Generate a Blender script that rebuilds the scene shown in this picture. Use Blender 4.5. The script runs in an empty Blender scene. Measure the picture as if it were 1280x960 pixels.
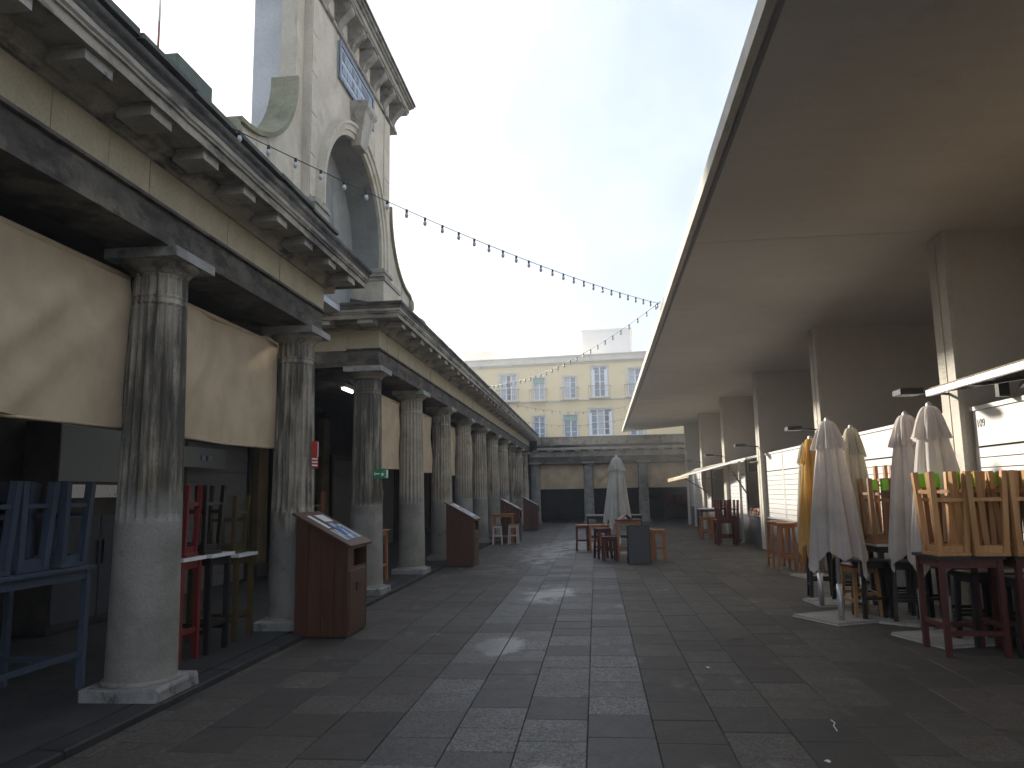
import bpy, bmesh, math, random
from mathutils import Vector, Matrix, Euler
R = math.radians
PI = math.pi
scene = bpy.context.scene
C = scene.collection
# ------------------------------------------------------------------ camera
def add_camera():
    cd = bpy.data.cameras.new('camera'); co = bpy.data.objects.new('camera', cd); C.objects.link(co)
    cd.sensor_fit = 'HORIZONTAL'; cd.sensor_width = 36.0; cd.lens = 950.0/1280.0*36.0
    cd.clip_start = 0.05; cd.clip_end = 2000
    yaw, pitch, roll = R(6.105), R(8.136), R(1.0)
    r0 = Vector((math.cos(yaw), math.sin(yaw), 0))
    f = Vector((-math.sin(yaw)*math.cos(pitch), math.cos(yaw)*math.cos(pitch), math.sin(pitch)))
    u0 = r0.cross(f)
    r = math.cos(roll)*r0 - math.sin(roll)*u0
    u = math.sin(roll)*r0 + math.cos(roll)*u0
    m = Matrix((r, u, -f)).transposed().to_4x4(); m.translation = Vector((0, 0, 1.6))
    co.matrix_world = m
    scene.camera = co
add_camera()
# ------------------------------------------------------------------ sky, sun, exposure
SUN_AZ = -42.0      # degrees from +Y, negative = to the left
SUN_EL = 19.0
world = bpy.data.worlds.new('World'); scene.world = world; world.use_nodes = True
wn = world.node_tree.nodes; wl = world.node_tree.links
bg = wn['Background']
sky = wn.new('ShaderNodeTexSky'); sky.sky_type = 'NISHITA'; sky.sun_disc = False
sky.sun_elevation = R(SUN_EL); sky.sun_rotation = R(SUN_AZ); sky.dust_density = 3.5; sky.air_density = 1.0; sky.ozone_density = 2.0
mist = wn.new('ShaderNodeMixRGB'); mist.blend_type = 'MIX'; mist.inputs['Fac'].default_value = 0.85
wtc = wn.new('ShaderNodeTexCoord'); wns = wn.new('ShaderNodeTexNoise'); wns.inputs['Scale'].default_value = 2.2; wns.inputs['Detail'].default_value = 5; wns.inputs['Roughness'].default_value = 0.55
wl.new(wtc.outputs['Generated'], wns.inputs['Vector'])
wmr = wn.new('ShaderNodeMapRange'); wmr.interpolation_type = 'SMOOTHSTEP'; wmr.inputs['From Min'].default_value = 0.38; wmr.inputs['From Max'].default_value = 0.66
wl.new(wns.outputs['Fac'], wmr.inputs['Value'])
cl = wn.new('ShaderNodeMixRGB'); cl.inputs['Color1'].default_value = (1.52, 1.80, 2.22, 1); cl.inputs['Color2'].default_value = (2.36, 2.50, 2.70, 1)
wl.new(wmr.outputs[0], cl.inputs['Fac']); wl.new(cl.outputs[0], mist.inputs['Color2'])
wl.new(sky.outputs[0], mist.inputs['Color1']); wl.new(mist.outputs[0], bg.inputs['Color'])
bg.inputs['Strength'].default_value = 0.12
sd = bpy.data.lights.new('sun', 'SUN'); so = bpy.data.objects.new('sun', sd); C.objects.link(so)
sd.energy = 2.6; sd.angle = R(4.0); sd.color = (1.0, 0.93, 0.82)
sdir = Vector((math.sin(R(SUN_AZ))*math.cos(R(SUN_EL)), math.cos(R(SUN_AZ))*math.cos(R(SUN_EL)), math.sin(R(SUN_EL))))
so.rotation_euler = sdir.to_track_quat('Z', 'Y').to_euler()
so.location = (-20, 10, 20)
vs = scene.view_settings
vs.view_transform = 'Standard'; vs.look = 'None'; vs.exposure = 1.80; vs.gamma = 1.0; vs.use_curve_mapping = False
scene.cycles.max_bounces = 6; scene.cycles.diffuse_bounces = 4; scene.cycles.glossy_bounces = 2; scene.cycles.volume_bounces = 0; scene.cycles.use_denoising = True; scene.cycles.use_adaptive_sampling = True; scene.cycles.adaptive_threshold = 0.02

HAZE = 0.0027
# ------------------------------------------------------------------ materials
def new_mat(name):
    m = bpy.data.materials.new(name); m.use_nodes = True
    nt = m.node_tree
    return m, nt, nt.nodes, nt.links, nt.nodes['Principled BSDF']
def coords(nt, scale=(1, 1, 1), jitter=True):
    n, l = nt.nodes, nt.links
    tc = n.new('ShaderNodeTexCoord')
    mp = n.new('ShaderNodeMapping'); mp.inputs['Scale'].default_value = scale
    l.new(tc.outputs['Object'], mp.inputs['Vector'])
    if jitter:
        oi = n.new('ShaderNodeObjectInfo')
        mu = n.new('ShaderNodeMath'); mu.operation = 'MULTIPLY'; mu.inputs[1].default_value = 91.7
        l.new(oi.outputs['Random'], mu.inputs[0]); 
        cb = n.new('ShaderNodeCombineXYZ')
        for i in range(3): l.new(mu.outputs[0], cb.inputs[i])
        l.new(cb.outputs[0], mp.inputs['Location'])
    return mp.outputs['Vector']
def noise(nt, vec, scale, detail=6, rough=0.6):
    n = nt.nodes.new('ShaderNodeTexNoise'); n.inputs['Scale'].default_value = scale
    n.inputs['Detail'].default_value = detail; n.inputs['Roughness'].default_value = rough
    nt.links.new(vec, n.inputs['Vector']); return n.outputs['Fac']
def ramp(nt, fac, lo, hi, a=0.0, b=1.0):
    n = nt.nodes.new('ShaderNodeMapRange'); n.inputs['From Min'].default_value = lo; n.inputs['From Max'].default_value = hi
    n.inputs['To Min'].default_value = a; n.inputs['To Max'].default_value = b
    n.interpolation_type = 'SMOOTHSTEP'
    nt.links.new(fac, n.inputs['Value']); return n.outputs['Result']
def mix(nt, fac, c1, c2):
    n = nt.nodes.new('ShaderNodeMixRGB')
    if isinstance(fac, (int, float)): n.inputs['Fac'].default_value = fac
    else: nt.links.new(fac, n.inputs['Fac'])
    for k, c in (('Color1', c1), ('Color2', c2)):
        if isinstance(c, (tuple, list)): n.inputs[k].default_value = (*c[:3], 1)
        else: nt.links.new(c, n.inputs[k])
    return n.outputs[0]
def bump(nt, h, b, strength, dist=0.01):
    n = nt.nodes.new('ShaderNodeBump'); n.inputs['Strength'].default_value = strength; n.inputs['Distance'].default_value = dist
    nt.links.new(h, n.inputs['Height']); nt.links.new(n.outputs[0], b.inputs['Normal'])
def rgb(nt, v): 
    n = nt.nodes.new('ShaderNodeRGB'); n.outputs[0].default_value = (*v, 1); return n.outputs[0]

def weathered(name, c1, c2, dark=None, streak=(7, 7, 0.7), lo=0.5, hi=0.68, ochre=None, rough=0.85, scale=2.5, b=0.35, amount=0.85):
    m, nt, n, l, bs = new_mat(name)
    v = coords(nt)
    col = mix(nt, ramp(nt, noise(nt, v, scale, 8), 0.35, 0.65), c1, c2)
    if ochre:
        col = mix(nt, ramp(nt, noise(nt, v, scale*0.8, 5), 0.56, 0.66, 0, 0.8), col, ochre)
    if dark:
        vs_ = coords(nt, streak)
        col = mix(nt, ramp(nt, noise(nt, vs_, 1.0, 7, 0.7), lo, hi, 0, amount), col, dark)
    fine = noise(nt, v, 40, 4, 0.7)
    col = mix(nt, ramp(nt, fine, 0.35, 0.75, 0, 0.35), col, tuple(x*0.5 for x in c1))
    l.new(col, bs.inputs['Base Color']); bs.inputs['Roughness'].default_value = rough
    bs.inputs['Specular IOR Level'].default_value = 0.3
    h = nt.nodes.new('ShaderNodeMath'); h.operation = 'ADD'
    l.new(fine, h.inputs[0]); l.new(noise(nt, v, 9, 5), h.inputs[1])
    bump(nt, h.outputs[0], bs, b, 0.015)
    return m
def plain(name, c, rough=0.5, var=0.15, scale=6, metallic=0.0, b=0.0, spec=0.4):
    m, nt, n, l, bs = new_mat(name)
    v = coords(nt)
    f = noise(nt, v, scale, 6)
    l.new(mix(nt, f, tuple(x*(1-var) for x in c), tuple(min(1, x*(1+var)) for x in c)), bs.inputs['Base Color'])
    bs.inputs['Metallic'].default_value = metallic; bs.inputs['Specular IOR Level'].default_value = spec
    l.new(ramp(nt, noise(nt, v, scale*3, 4), 0.2, 0.8, max(0, rough-0.1), min(1, rough+0.1)), bs.inputs['Roughness'])
    if b: bump(nt, noise(nt, v, scale*6, 4), bs, b, 0.005)
    return m
def wood(name, c1, c2, rough=0.55, axis=2, worn=None):
    m, nt, n, l, bs = new_mat(name)
    s = [22, 22, 22]; s[axis] = 1.6
    v = coords(nt, tuple(s))
    col = mix(nt, ramp(nt, noise(nt, v, 1.0, 5, 0.65), 0.3, 0.7), c1, c2)
    v2 = coords(nt)
    oi = n.new('ShaderNodeObjectInfo')
    col = mix(nt, ramp(nt, oi.outputs['Random'], 0, 1, 0, 0.35), col, tuple(x*0.55 for x in c1))
    if worn: col = mix(nt, ramp(nt, noise(nt, v2, 7, 7, 0.7), 0.58, 0.66, 0, 0.7), col, worn)
    l.new(col, bs.inputs['Base Color']); bs.inputs['Roughness'].default_value = rough
    bump(nt, noise(nt, v, 1.5, 4), bs, 0.15, 0.004)
    return m
def cloth(name, c, weave=220, trans=0.25, dirt=0.12):
    m, nt, n, l, bs = new_mat(name)
    v = coords(nt)
    col = mix(nt, ramp(nt, noise(nt, v, 2.2, 6), 0.3, 0.75), c, tuple(x*(1-dirt*2) for x in c))
    l.new(col, bs.inputs['Base Color']); bs.inputs['Roughness'].default_value = 0.9; bs.inputs['Specular IOR Level'].default_value = 0.15
    bump(nt, noise(nt, v, weave, 2), bs, 0.12, 0.002)
    tr = n.new('ShaderNodeBsdfTranslucent'); l.new(col, tr.inputs['Color'])
    mx = n.new('ShaderNodeMixShader'); mx.inputs[0].default_value = trans
    l.new(bs.outputs[0], mx.inputs[1]); l.new(tr.outputs[0], mx.inputs[2])
    l.new(mx.outputs[0], n['Material Output'].inputs['Surface'])
    return m

def column_mat(name='column_stone', lo=0.84, hi=1.06):
    m, nt, n, l, bs = new_mat(name)
    v = coords(nt)
    base = mix(nt, ramp(nt, noise(nt, v, 2.2, 8), 0.35, 0.65), (0.54, 0.475, 0.375), (0.39, 0.345, 0.275))
    base = mix(nt, ramp(nt, noise(nt, v, 1.7, 6), 0.58, 0.64, 0, 0.75), base, (0.36, 0.27, 0.155))
    st = noise(nt, coords(nt, (9, 9, 0.8)), 1.0, 8, 0.72)
    big = noise(nt, v, 0.8, 3)
    add = n.new('ShaderNodeMath'); add.operation = 'MULTIPLY_ADD'; add.inputs[1].default_value = 0.55
    l.new(big, add.inputs[0]); l.new(st, add.inputs[2])
    oi_ = n.new('ShaderNodeObjectInfo'); ad2 = n.new('ShaderNodeMath'); ad2.operation = 'MULTIPLY_ADD'; ad2.inputs[1].default_value = 0.20
    l.new(oi_.outputs['Random'], ad2.inputs[0]); l.new(add.outputs[0], ad2.inputs[2])
    base = mix(nt, ramp(nt, ad2.outputs[0], lo, hi, 0, 0.9), base, (0.075, 0.066, 0.056))
    lowp = mix(nt, ramp(nt, noise(nt, v, 2.0, 8), 0.35, 0.7), (0.36, 0.34, 0.30), (0.23, 0.215, 0.19))
    lowp = mix(nt, ramp(nt, noise(nt, v, 5.0, 8, 0.75), 0.6, 0.68, 0, 0.6), lowp, (0.12, 0.105, 0.09))
    tc = n.new('ShaderNodeTexCoord'); sx = n.new('ShaderNodeSeparateXYZ'); l.new(tc.outputs['Object'], sx.inputs[0])
    zz = n.new('ShaderNodeMath'); zz.operation = 'MULTIPLY_ADD'; zz.inputs[1].default_value = 0.5
    oz_ = n.new('ShaderNodeObjectInfo'); zr = n.new('ShaderNodeMath'); zr.operation = 'MULTIPLY_ADD'; zr.inputs[1].default_value = 0.55; l.new(oz_.outputs['Random'], zr.inputs[0]); l.new(sx.outputs['Z'], zr.inputs[2])
    l.new(noise(nt, v, 3.0, 6), zz.inputs[0]); l.new(zr.outputs[0], zz.inputs[2])
    col = mix(nt, ramp(nt, zz.outputs[0], 1.60, 1.95), lowp, base)
    fine = noise(nt, v, 45, 4, 0.7)
    col = mix(nt, ramp(nt, fine, 0.35, 0.75, 0, 0.3), col, (0.12, 0.11, 0.1))
    l.new(col, bs.inputs['Base Color']); bs.inputs['Roughness'].default_value = 0.85; bs.inputs['Specular IOR Level'].default_value = 0.25
    h = n.new('ShaderNodeMath'); h.operation = 'ADD'; l.new(fine, h.inputs[0]); l.new(noise(nt, v, 7, 6), h.inputs[1])
    bump(nt, h.outputs[0], bs, 0.5, 0.02)
    return m

def paving_mat(name, ca, cb, grime, grime_amt, wet_on, rough0):
    m, nt, n, l, bs = new_mat(name)
    geo = n.new('ShaderNodeNewGeometry'); oi = n.new('ShaderNodeObjectInfo')
    pos = geo.outputs['Position']
    rnd = n.new('ShaderNodeMath'); rnd.operation = 'ADD'; l.new(geo.outputs['Random Per Island'], rnd.inputs[0]); l.new(oi.outputs['Random'], rnd.inputs[1])
    fr = n.new('ShaderNodeMath'); fr.operation = 'FRACT'; l.new(rnd.outputs[0], fr.inputs[0])
    # speckled granite
    v = n.new('ShaderNodeTexVoronoi'); v.inputs['Scale'].default_value = 75; l.new(pos, v.inputs['Vector'])
    sp = n.new('ShaderNodeSeparateColor'); l.new(v.outputs['Color'], sp.inputs[0])
    col = mix(nt, ramp(nt, sp.outputs[0], 0.15, 0.95), ca, cb)
    col = mix(nt, ramp(nt, fr.outputs[0], 0.25, 0.9, 0.0, 0.85), col, tuple(x*0.7 for x in ca))
    # old stains and grime
    g = noise(nt, pos, 0.7, 6, 0.6)
    col = mix(nt, ramp(nt, g, 0.36, 0.68, 0, grime_amt), col, grime)
    g2 = noise(nt, pos, 5.0, 4, 0.65)
    col = mix(nt, ramp(nt, g2, 0.52, 0.80, 0, 0.45), col, tuple(x*0.55 for x in grime))
    gum = n.new('ShaderNodeTexVoronoi'); gum.inputs['Scale'].default_value = 2.6; l.new(pos, gum.inputs['Vector'])
    col = mix(nt, ramp(nt, gum.outputs['Distance'], 0.028, 0.05, 0.55, 0), col, (0.025, 0.024, 0.023))
    l.new(col, bs.inputs['Base Color'])
    rgh = n.new('ShaderNodeMath'); rgh.operation = 'MULTIPLY_ADD'; rgh.inputs[1].default_value = 0.20; rgh.inputs[2].default_value = rough0-0.1
    l.new(g2, rgh.inputs[0])
    # damp film left from washing the street: smoother, no colour of its own
    mp = n.new('ShaderNodeMapping'); mp.inputs['Scale'].default_value = (1.5, 0.9, 1); mp.inputs['Location'].default_value = (3.1, 1.7, 0); l.new(pos, mp.inputs['Vector'])
    w = noise(nt, mp.outputs[0], 1.6, 4, 0.55)
    spots = None
    for (px_, py_, rx_, ry_) in ((-1.55, 21.0, 1.35, 5.5), (-0.55, 23.5, 0.9, 3.5), (-1.05, 8.3, 0.55, 0.75), (-0.35, 4.45, 0.4, 0.45), (-2.3, 16.5, 0.9, 1.6), (-0.75, 12.5, 0.7, 1.6)):
        vm = n.new('ShaderNodeMapping'); vm.vector_type = 'POINT'; vm.inputs['Scale'].default_value = (1/rx_, 1/ry_, 0); vm.inputs['Location'].default_value = (-px_/rx_, -py_/ry_, 0)
        l.new(pos, vm.inputs['Vector'])
        ln = n.new('ShaderNodeVectorMath'); ln.operation = 'LENGTH'; l.new(vm.outputs[0], ln.inputs[0])
        one = ramp(nt, ln.outputs['Value'], 0.2, 1.0, 1.0, 0.0)
        if spots is None: spots = one
        else:
            mx_ = n.new('ShaderNodeMath'); mx_.operation = 'MAXIMUM'; l.new(spots, mx_.inputs[0]); l.new(one, mx_.inputs[1]); spots = mx_.outputs[0]
    wsum = n.new('ShaderNodeMath'); wsum.operation = 'MULTIPLY_ADD'; wsum.inputs[1].default_value = 0.30; l.new(spots, wsum.inputs[0]); l.new(w, wsum.inputs[2])
    wet = ramp(nt, wsum.outputs[0], 0.58, 0.84, 0, 1.0)
    rf = n.new('ShaderNodeMix'); rf.data_type = 'FLOAT'; l.new(wet, rf.inputs[0]); l.new(rgh.outputs[0], rf.inputs[2]); rf.inputs[3].default_value = 0.30
    l.new(rf.outputs[0], bs.inputs['Roughness']); l.new(ramp(nt, wet, 0, 1, 0.42, 1.0), bs.inputs['Specular IOR Level'])
    hs = n.new('ShaderNodeMath'); hs.operation = 'ADD'; l.new(sp.outputs[0], hs.inputs[0]); l.new(noise(nt, pos, 30, 4), hs.inputs[1])
    bn = n.new('ShaderNodeBump'); bn.inputs['Distance'].default_value = 0.004
    bst = ramp(nt, wet, 0, 1, 0.55, 0.12); l.new(bst, bn.inputs['Strength']); l.new(hs.outputs[0], bn.inputs['Height']); l.new(bn.outputs[0], bs.inputs['Normal'])
    return m

def soffit_mat(name='soffit_concrete', c1=(0.66, 0.62, 0.57), c2=(0.59, 0.55, 0.50)):
    m, nt, n, l, bs = new_mat(name)
    v = coords(nt, (1, 1, 1), False)
    col = mix(nt, ramp(nt, noise(nt, v, 0.5, 6, 0.6), 0.3, 0.7), c1, c2)
    vb = coords(nt, (0.4, 5.5, 0.4), False)
    col = mix(nt, ramp(nt, noise(nt, vb, 1.0, 4), 0.4, 0.7, 0, 0.10), col, tuple(x*0.72 for x in c2))
    col = mix(nt, ramp(nt, noise(nt, v, 2.3, 8, 0.72), 0.56, 0.74, 0, 0.35), col, tuple(x*0.6 for x in c2))
    col = mix(nt, ramp(nt, noise(nt, v, 60, 3, 0.7), 0.45, 0.75, 0, 0.3), col, tuple(x*0.55 for x in c2))
    l.new(col, bs.inputs['Base Color']); bs.inputs['Roughness'].default_value = 0.9; bs.inputs['Specular IOR Level'].default_value = 0.2
    bump(nt, noise(nt, v, 18, 6, 0.7), bs, 0.3, 0.01)
    return m

def print_mat(name, c1, c2, scale):
    m, nt, n, l, bs = new_mat(name)
    v = coords(nt, (scale, scale*2.2, 1), False)
    b = n.new('ShaderNodeTexVoronoi'); b.inputs['Scale'].default_value = 1.0; b.distance = 'CHEBYCHEV'; l.new(v, b.inputs['Vector'])
    sp = n.new('ShaderNodeSeparateColor'); l.new(b.outputs['Color'], sp.inputs[0])
    st = n.new('ShaderNodeMath'); st.operation = 'GREATER_THAN'; st.inputs[1].default_value = 0.45; l.new(sp.outputs[0], st.inputs[0])
    l.new(mix(nt, st.outputs[0], c1, c2), bs.inputs['Base Color']); bs.inputs['Roughness'].default_value = 0.35
    return m
def emit(name, c, s):
    m, nt, n, l, bs = new_mat(name)
    bs.inputs['Base Color'].default_value = (*c, 1); bs.inputs['Emission Color'].default_value = (*c, 1); bs.inputs['Emission Strength'].default_value = s
    return m
def glass(name, tint=(0.10, 0.13, 0.16)):
    m, nt, n, l, bs = new_mat(name)
    bs.inputs['Base Color'].default_value = (*tint, 1); bs.inputs['Roughness'].default_value = 0.06
    bs.inputs['Specular IOR Level'].default_value = 0.8
    return m

M = {}
M['column'] = column_mat()
M['column_dark'] = column_mat('column_stone_stained', 0.62, 0.86)
M['capital'] = weathered('capital_stone', (0.36, 0.32, 0.25), (0.24, 0.215, 0.175), (0.07, 0.064, 0.056), (4, 4, 2.5), 0.50, 0.66)
M['abacus'] = weathered('abacus_stone', (0.42, 0.405, 0.37), (0.27, 0.26, 0.24), (0.09, 0.088, 0.085), (4, 4, 4), 0.50, 0.64)
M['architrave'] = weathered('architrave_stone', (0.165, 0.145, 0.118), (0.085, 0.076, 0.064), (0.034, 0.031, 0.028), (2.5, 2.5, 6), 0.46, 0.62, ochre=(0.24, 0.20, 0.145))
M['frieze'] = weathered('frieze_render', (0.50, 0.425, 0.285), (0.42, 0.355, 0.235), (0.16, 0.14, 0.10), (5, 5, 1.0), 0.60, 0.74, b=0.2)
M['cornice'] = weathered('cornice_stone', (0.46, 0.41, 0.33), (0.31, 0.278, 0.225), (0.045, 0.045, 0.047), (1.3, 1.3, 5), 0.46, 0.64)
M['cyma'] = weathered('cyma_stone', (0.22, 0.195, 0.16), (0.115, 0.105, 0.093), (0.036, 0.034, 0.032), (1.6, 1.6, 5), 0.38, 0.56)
M['mutule'] = weathered('mutule_stone', (0.52, 0.48, 0.41), (0.34, 0.315, 0.27), (0.06, 0.06, 0.06), (3, 3, 3), 0.55, 0.70)
M['tower'] = weathered('tower_stone', (0.68, 0.615, 0.50), (0.57, 0.51, 0.41), (0.24, 0.23, 0.205), (4, 4, 0.45), 0.56, 0.72, ochre=(0.54, 0.45, 0.33))
M['tower_dark'] = weathered('tower_bracket_stone', (0.42, 0.39, 0.335), (0.28, 0.26, 0.23), (0.07, 0.068, 0.066), (4, 4, 3), 0.48, 0.64)
M['moss'] = weathered('mossy_stone', (0.33, 0.32, 0.215), (0.21, 0.21, 0.14), (0.09, 0.095, 0.07), (3, 3, 3), 0.5, 0.7)
M['whiteplaster'] = weathered('white_plaster', (0.66, 0.67, 0.69), (0.58, 0.59, 0.61), (0.40, 0.40, 0.41), (3, 3, 0.4), 0.60, 0.8, b=0.1)
M['niche'] = weathered('niche_plaster', (0.34, 0.345, 0.325), (0.27, 0.275, 0.26), (0.11, 0.115, 0.11), (3, 3, 0.5), 0.55, 0.75, b=0.1)
M['plinth'] = weathered('plinth_stone', (0.37, 0.365, 0.34), (0.25, 0.245, 0.23), (0.06, 0.058, 0.052), (6, 6, 6), 0.54, 0.66)
M['portico_floor'] = weathered('portico_floor_stone', (0.065, 0.063, 0.061), (0.042, 0.041, 0.040), (0.03, 0.03, 0.03), (1, 1, 1), 0.5, 0.7, rough=0.6)
M['kerb'] = weathered('kerb_stone', (0.05, 0.05, 0.05), (0.03, 0.03, 0.031), None, rough=0.7)
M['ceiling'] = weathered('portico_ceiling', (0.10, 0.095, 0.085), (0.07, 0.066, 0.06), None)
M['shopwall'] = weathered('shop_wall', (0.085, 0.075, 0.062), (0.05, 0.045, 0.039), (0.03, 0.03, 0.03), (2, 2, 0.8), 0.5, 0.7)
M['shop_ochre'] = weathered('ochre_wall', (0.22, 0.16, 0.085), (0.15, 0.11, 0.06), (0.05, 0.045, 0.04), (4, 4, 0.8), 0.52, 0.7)
M['rooftop'] = weathered('roof_tile_grey', (0.16, 0.165, 0.145), (0.09, 0.095, 0.085), (0.04, 0.04, 0.04), (2, 2, 2), 0.5, 0.7)
M['green_block'] = weathered('green_stained_block', (0.17, 0.20, 0.165), (0.12, 0.14, 0.12), (0.06, 0.07, 0.065), (2, 2, 2), 0.5, 0.7)
M['canvas'] = cloth('beige_canvas', (0.70, 0.55, 0.37), trans=0.15)
M['parasol'] = cloth('greige_parasol', (0.80, 0.735, 0.69), trans=0.42)
M['parasol_white'] = cloth('white_parasol', (0.76, 0.75, 0.72), trans=0.42)
M['parasol_cream'] = cloth('cream_parasol', (0.72, 0.66, 0.54), trans=0.42)
M['parasol_yellow'] = cloth('yellow_parasol', (0.80, 0.52, 0.17), trans=0.42)
M['soffit'] = soffit_mat()
M['fin'] = soffit_mat('fin_concrete', (0.60, 0.54, 0.46), (0.51, 0.46, 0.39))
M['fascia'] = weathered('fascia_concrete', (0.62, 0.58, 0.50), (0.50, 0.47, 0.40), (0.12, 0.13, 0.11), (0.5, 0.5, 2), 0.60, 0.70, b=0.2)
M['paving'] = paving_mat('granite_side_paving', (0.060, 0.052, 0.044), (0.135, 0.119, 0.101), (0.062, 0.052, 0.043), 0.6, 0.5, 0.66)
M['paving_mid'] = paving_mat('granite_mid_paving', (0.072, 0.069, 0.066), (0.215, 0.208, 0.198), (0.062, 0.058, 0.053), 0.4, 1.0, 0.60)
M['base_tile'] = weathered('base_tile_concrete', (0.40, 0.385, 0.345), (0.32, 0.305, 0.275), (0.16, 0.15, 0.14), (5, 5, 5), 0.58, 0.7)
M['ground'] = plain('asphalt_ground', (0.05, 0.049, 0.047), 0.85, 0.2, 0.6)
M['shutter'] = plain('white_shutter_paint', (0.62, 0.61, 0.585), 0.5, 0.06, 2.0)
M['joint'] = plain('joint_sand', (0.045, 0.042, 0.038), 0.9, 0.3, 5)
M['gap'] = plain('dark_gap', (0.03, 0.03, 0.03), 0.8)
M['steelgrey'] = plain('grey_steel', (0.16, 0.16, 0.165), 0.45, 0.2, 4)
M['alu'] = plain('aluminium', (0.62, 0.62, 0.63), 0.35, 0.05, 5, 0.6)
M['whitemetal'] = plain('white_metal', (0.74, 0.73, 0.70), 0.4, 0.06, 5)
M['black'] = plain('black_paint', (0.018, 0.018, 0.02), 0.45, 0.2, 8)
M['blackwood'] = wood('black_wood', (0.016, 0.015, 0.015), (0.028, 0.026, 0.025), 0.45)
M['wood_blue'] = wood('blue_paint_wood', (0.060, 0.080, 0.120), (0.075, 0.098, 0.142), 0.6, worn=(0.11, 0.125, 0.145))
M['wood_red'] = wood('red_paint_wood', (0.22, 0.020, 0.017), (0.17, 0.015, 0.015), 0.5, worn=(0.2, 0.03, 0.02))
M['wood_darkred'] = wood('dark_red_wood', (0.115, 0.024, 0.022), (0.075, 0.016, 0.016), 0.45, worn=(0.05, 0.02, 0.02))
M['wood_yellow'] = wood('yellow_paint_wood', (0.10, 0.07, 0.018), (0.075, 0.05, 0.014), 0.55, worn=(0.06, 0.045, 0.02))
M['wood_orange'] = wood('orange_varnished_wood', (0.46, 0.20, 0.075), (0.33, 0.13, 0.05), 0.45)
M['wood_pine'] = wood('pine_varnished_wood', (0.58, 0.32, 0.13), (0.42, 0.21, 0.08), 0.42)
M['wood_brown'] = wood('brown_wood', (0.30, 0.15, 0.065), (0.20, 0.095, 0.043), 0.5)
M['wood_white'] = wood('white_paint_wood', (0.62, 0.60, 0.56), (0.54, 0.52, 0.49), 0.5)
M['mahogany'] = wood('mahogany_board', (0.115, 0.045, 0.022), (0.075, 0.028, 0.015), 0.42)
M['green'] = plain('green_paint', (0.22, 0.62, 0.03), 0.45)
M['paper'] = plain('white_paper', (0.78, 0.78, 0.78), 0.35, 0.04)
M['print_blue'] = print_mat('blue_menu_print', (0.05, 0.12, 0.42), (0.62, 0.66, 0.74), 9)
M['print_mix'] = print_mat('photo_menu_print', (0.10, 0.20, 0.36), (0.55, 0.56, 0.52), 7)
M['print_tile'] = print_mat('tile_letter_print', (0.22, 0.28, 0.36), (0.025, 0.04, 0.085), 6)
M['tile_blue'] = plain('blue_tile', (0.05, 0.085, 0.15), 0.3, 0.3, 8)
M['tile_pale'] = plain('pale_tile', (0.36, 0.43, 0.50), 0.3, 0.2, 8)
M['sign_green'] = plain('exit_sign_green', (0.005, 0.20, 0.085), 0.4, 0.05)
M['sign_red'] = plain('fire_sign_red', (0.42, 0.015, 0.015), 0.4, 0.05)
M['faded_red'] = plain('faded_red', (0.34, 0.13, 0.12), 0.6)
M['sign_white'] = plain('sign_white', (0.78, 0.78, 0.78), 0.4, 0.03)
M['slate'] = plain('slate_board', (0.055, 0.062, 0.072), 0.55, 0.15, 5)
M['yellow_wall'] = weathered('yellow_house_render', (0.95, 0.77, 0.45), (0.92, 0.74, 0.42), (0.78, 0.63, 0.38), (0.6, 0.6, 0.15), 0.58, 0.8, b=0.1)
M['house_trim'] = weathered('house_trim_render', (0.74, 0.69, 0.58), (0.66, 0.61, 0.51), (0.42, 0.40, 0.36), (0.6, 0.6, 0.3), 0.55, 0.75, b=0.1)
M['house_white'] = plain('white_house_render', (0.90, 0.90, 0.91), 0.8, 0.05, 1)
M['house_frame'] = plain('white_window_paint', (0.86, 0.88, 0.92), 0.5, 0.05, 2)
M['house_glass'] = glass('window_glass', (0.16, 0.24, 0.36))
M['house_glass_pale'] = plain('curtained_glass', (0.50, 0.55, 0.60), 0.2, 0.15, 1.5)
M['house_glass_dark'] = glass('dark_glass', (0.05, 0.07, 0.09))
M['house_blind'] = plain('green_blind', (0.22, 0.42, 0.36), 0.7, 0.1)
M['iron'] = plain('grey_iron', (0.22, 0.20, 0.20), 0.5, 0.2)
M['lamp_on'] = emit('lit_tube', (1.0, 0.97, 0.9), 2.5)
M['bulb'] = plain('clear_bulb', (0.55, 0.56, 0.56), 0.15, 0.05)
M['fruit_red'] = plain('red_goods', (0.40, 0.06, 0.04), 0.5, 0.4, 15)
M['fruit_pale'] = plain('pale_goods', (0.62, 0.56, 0.46), 0.5, 0.4, 15)
M['plastic_white'] = plain('white_plastic', (0.19, 0.20, 0.195), 0.4, 0.06)

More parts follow.
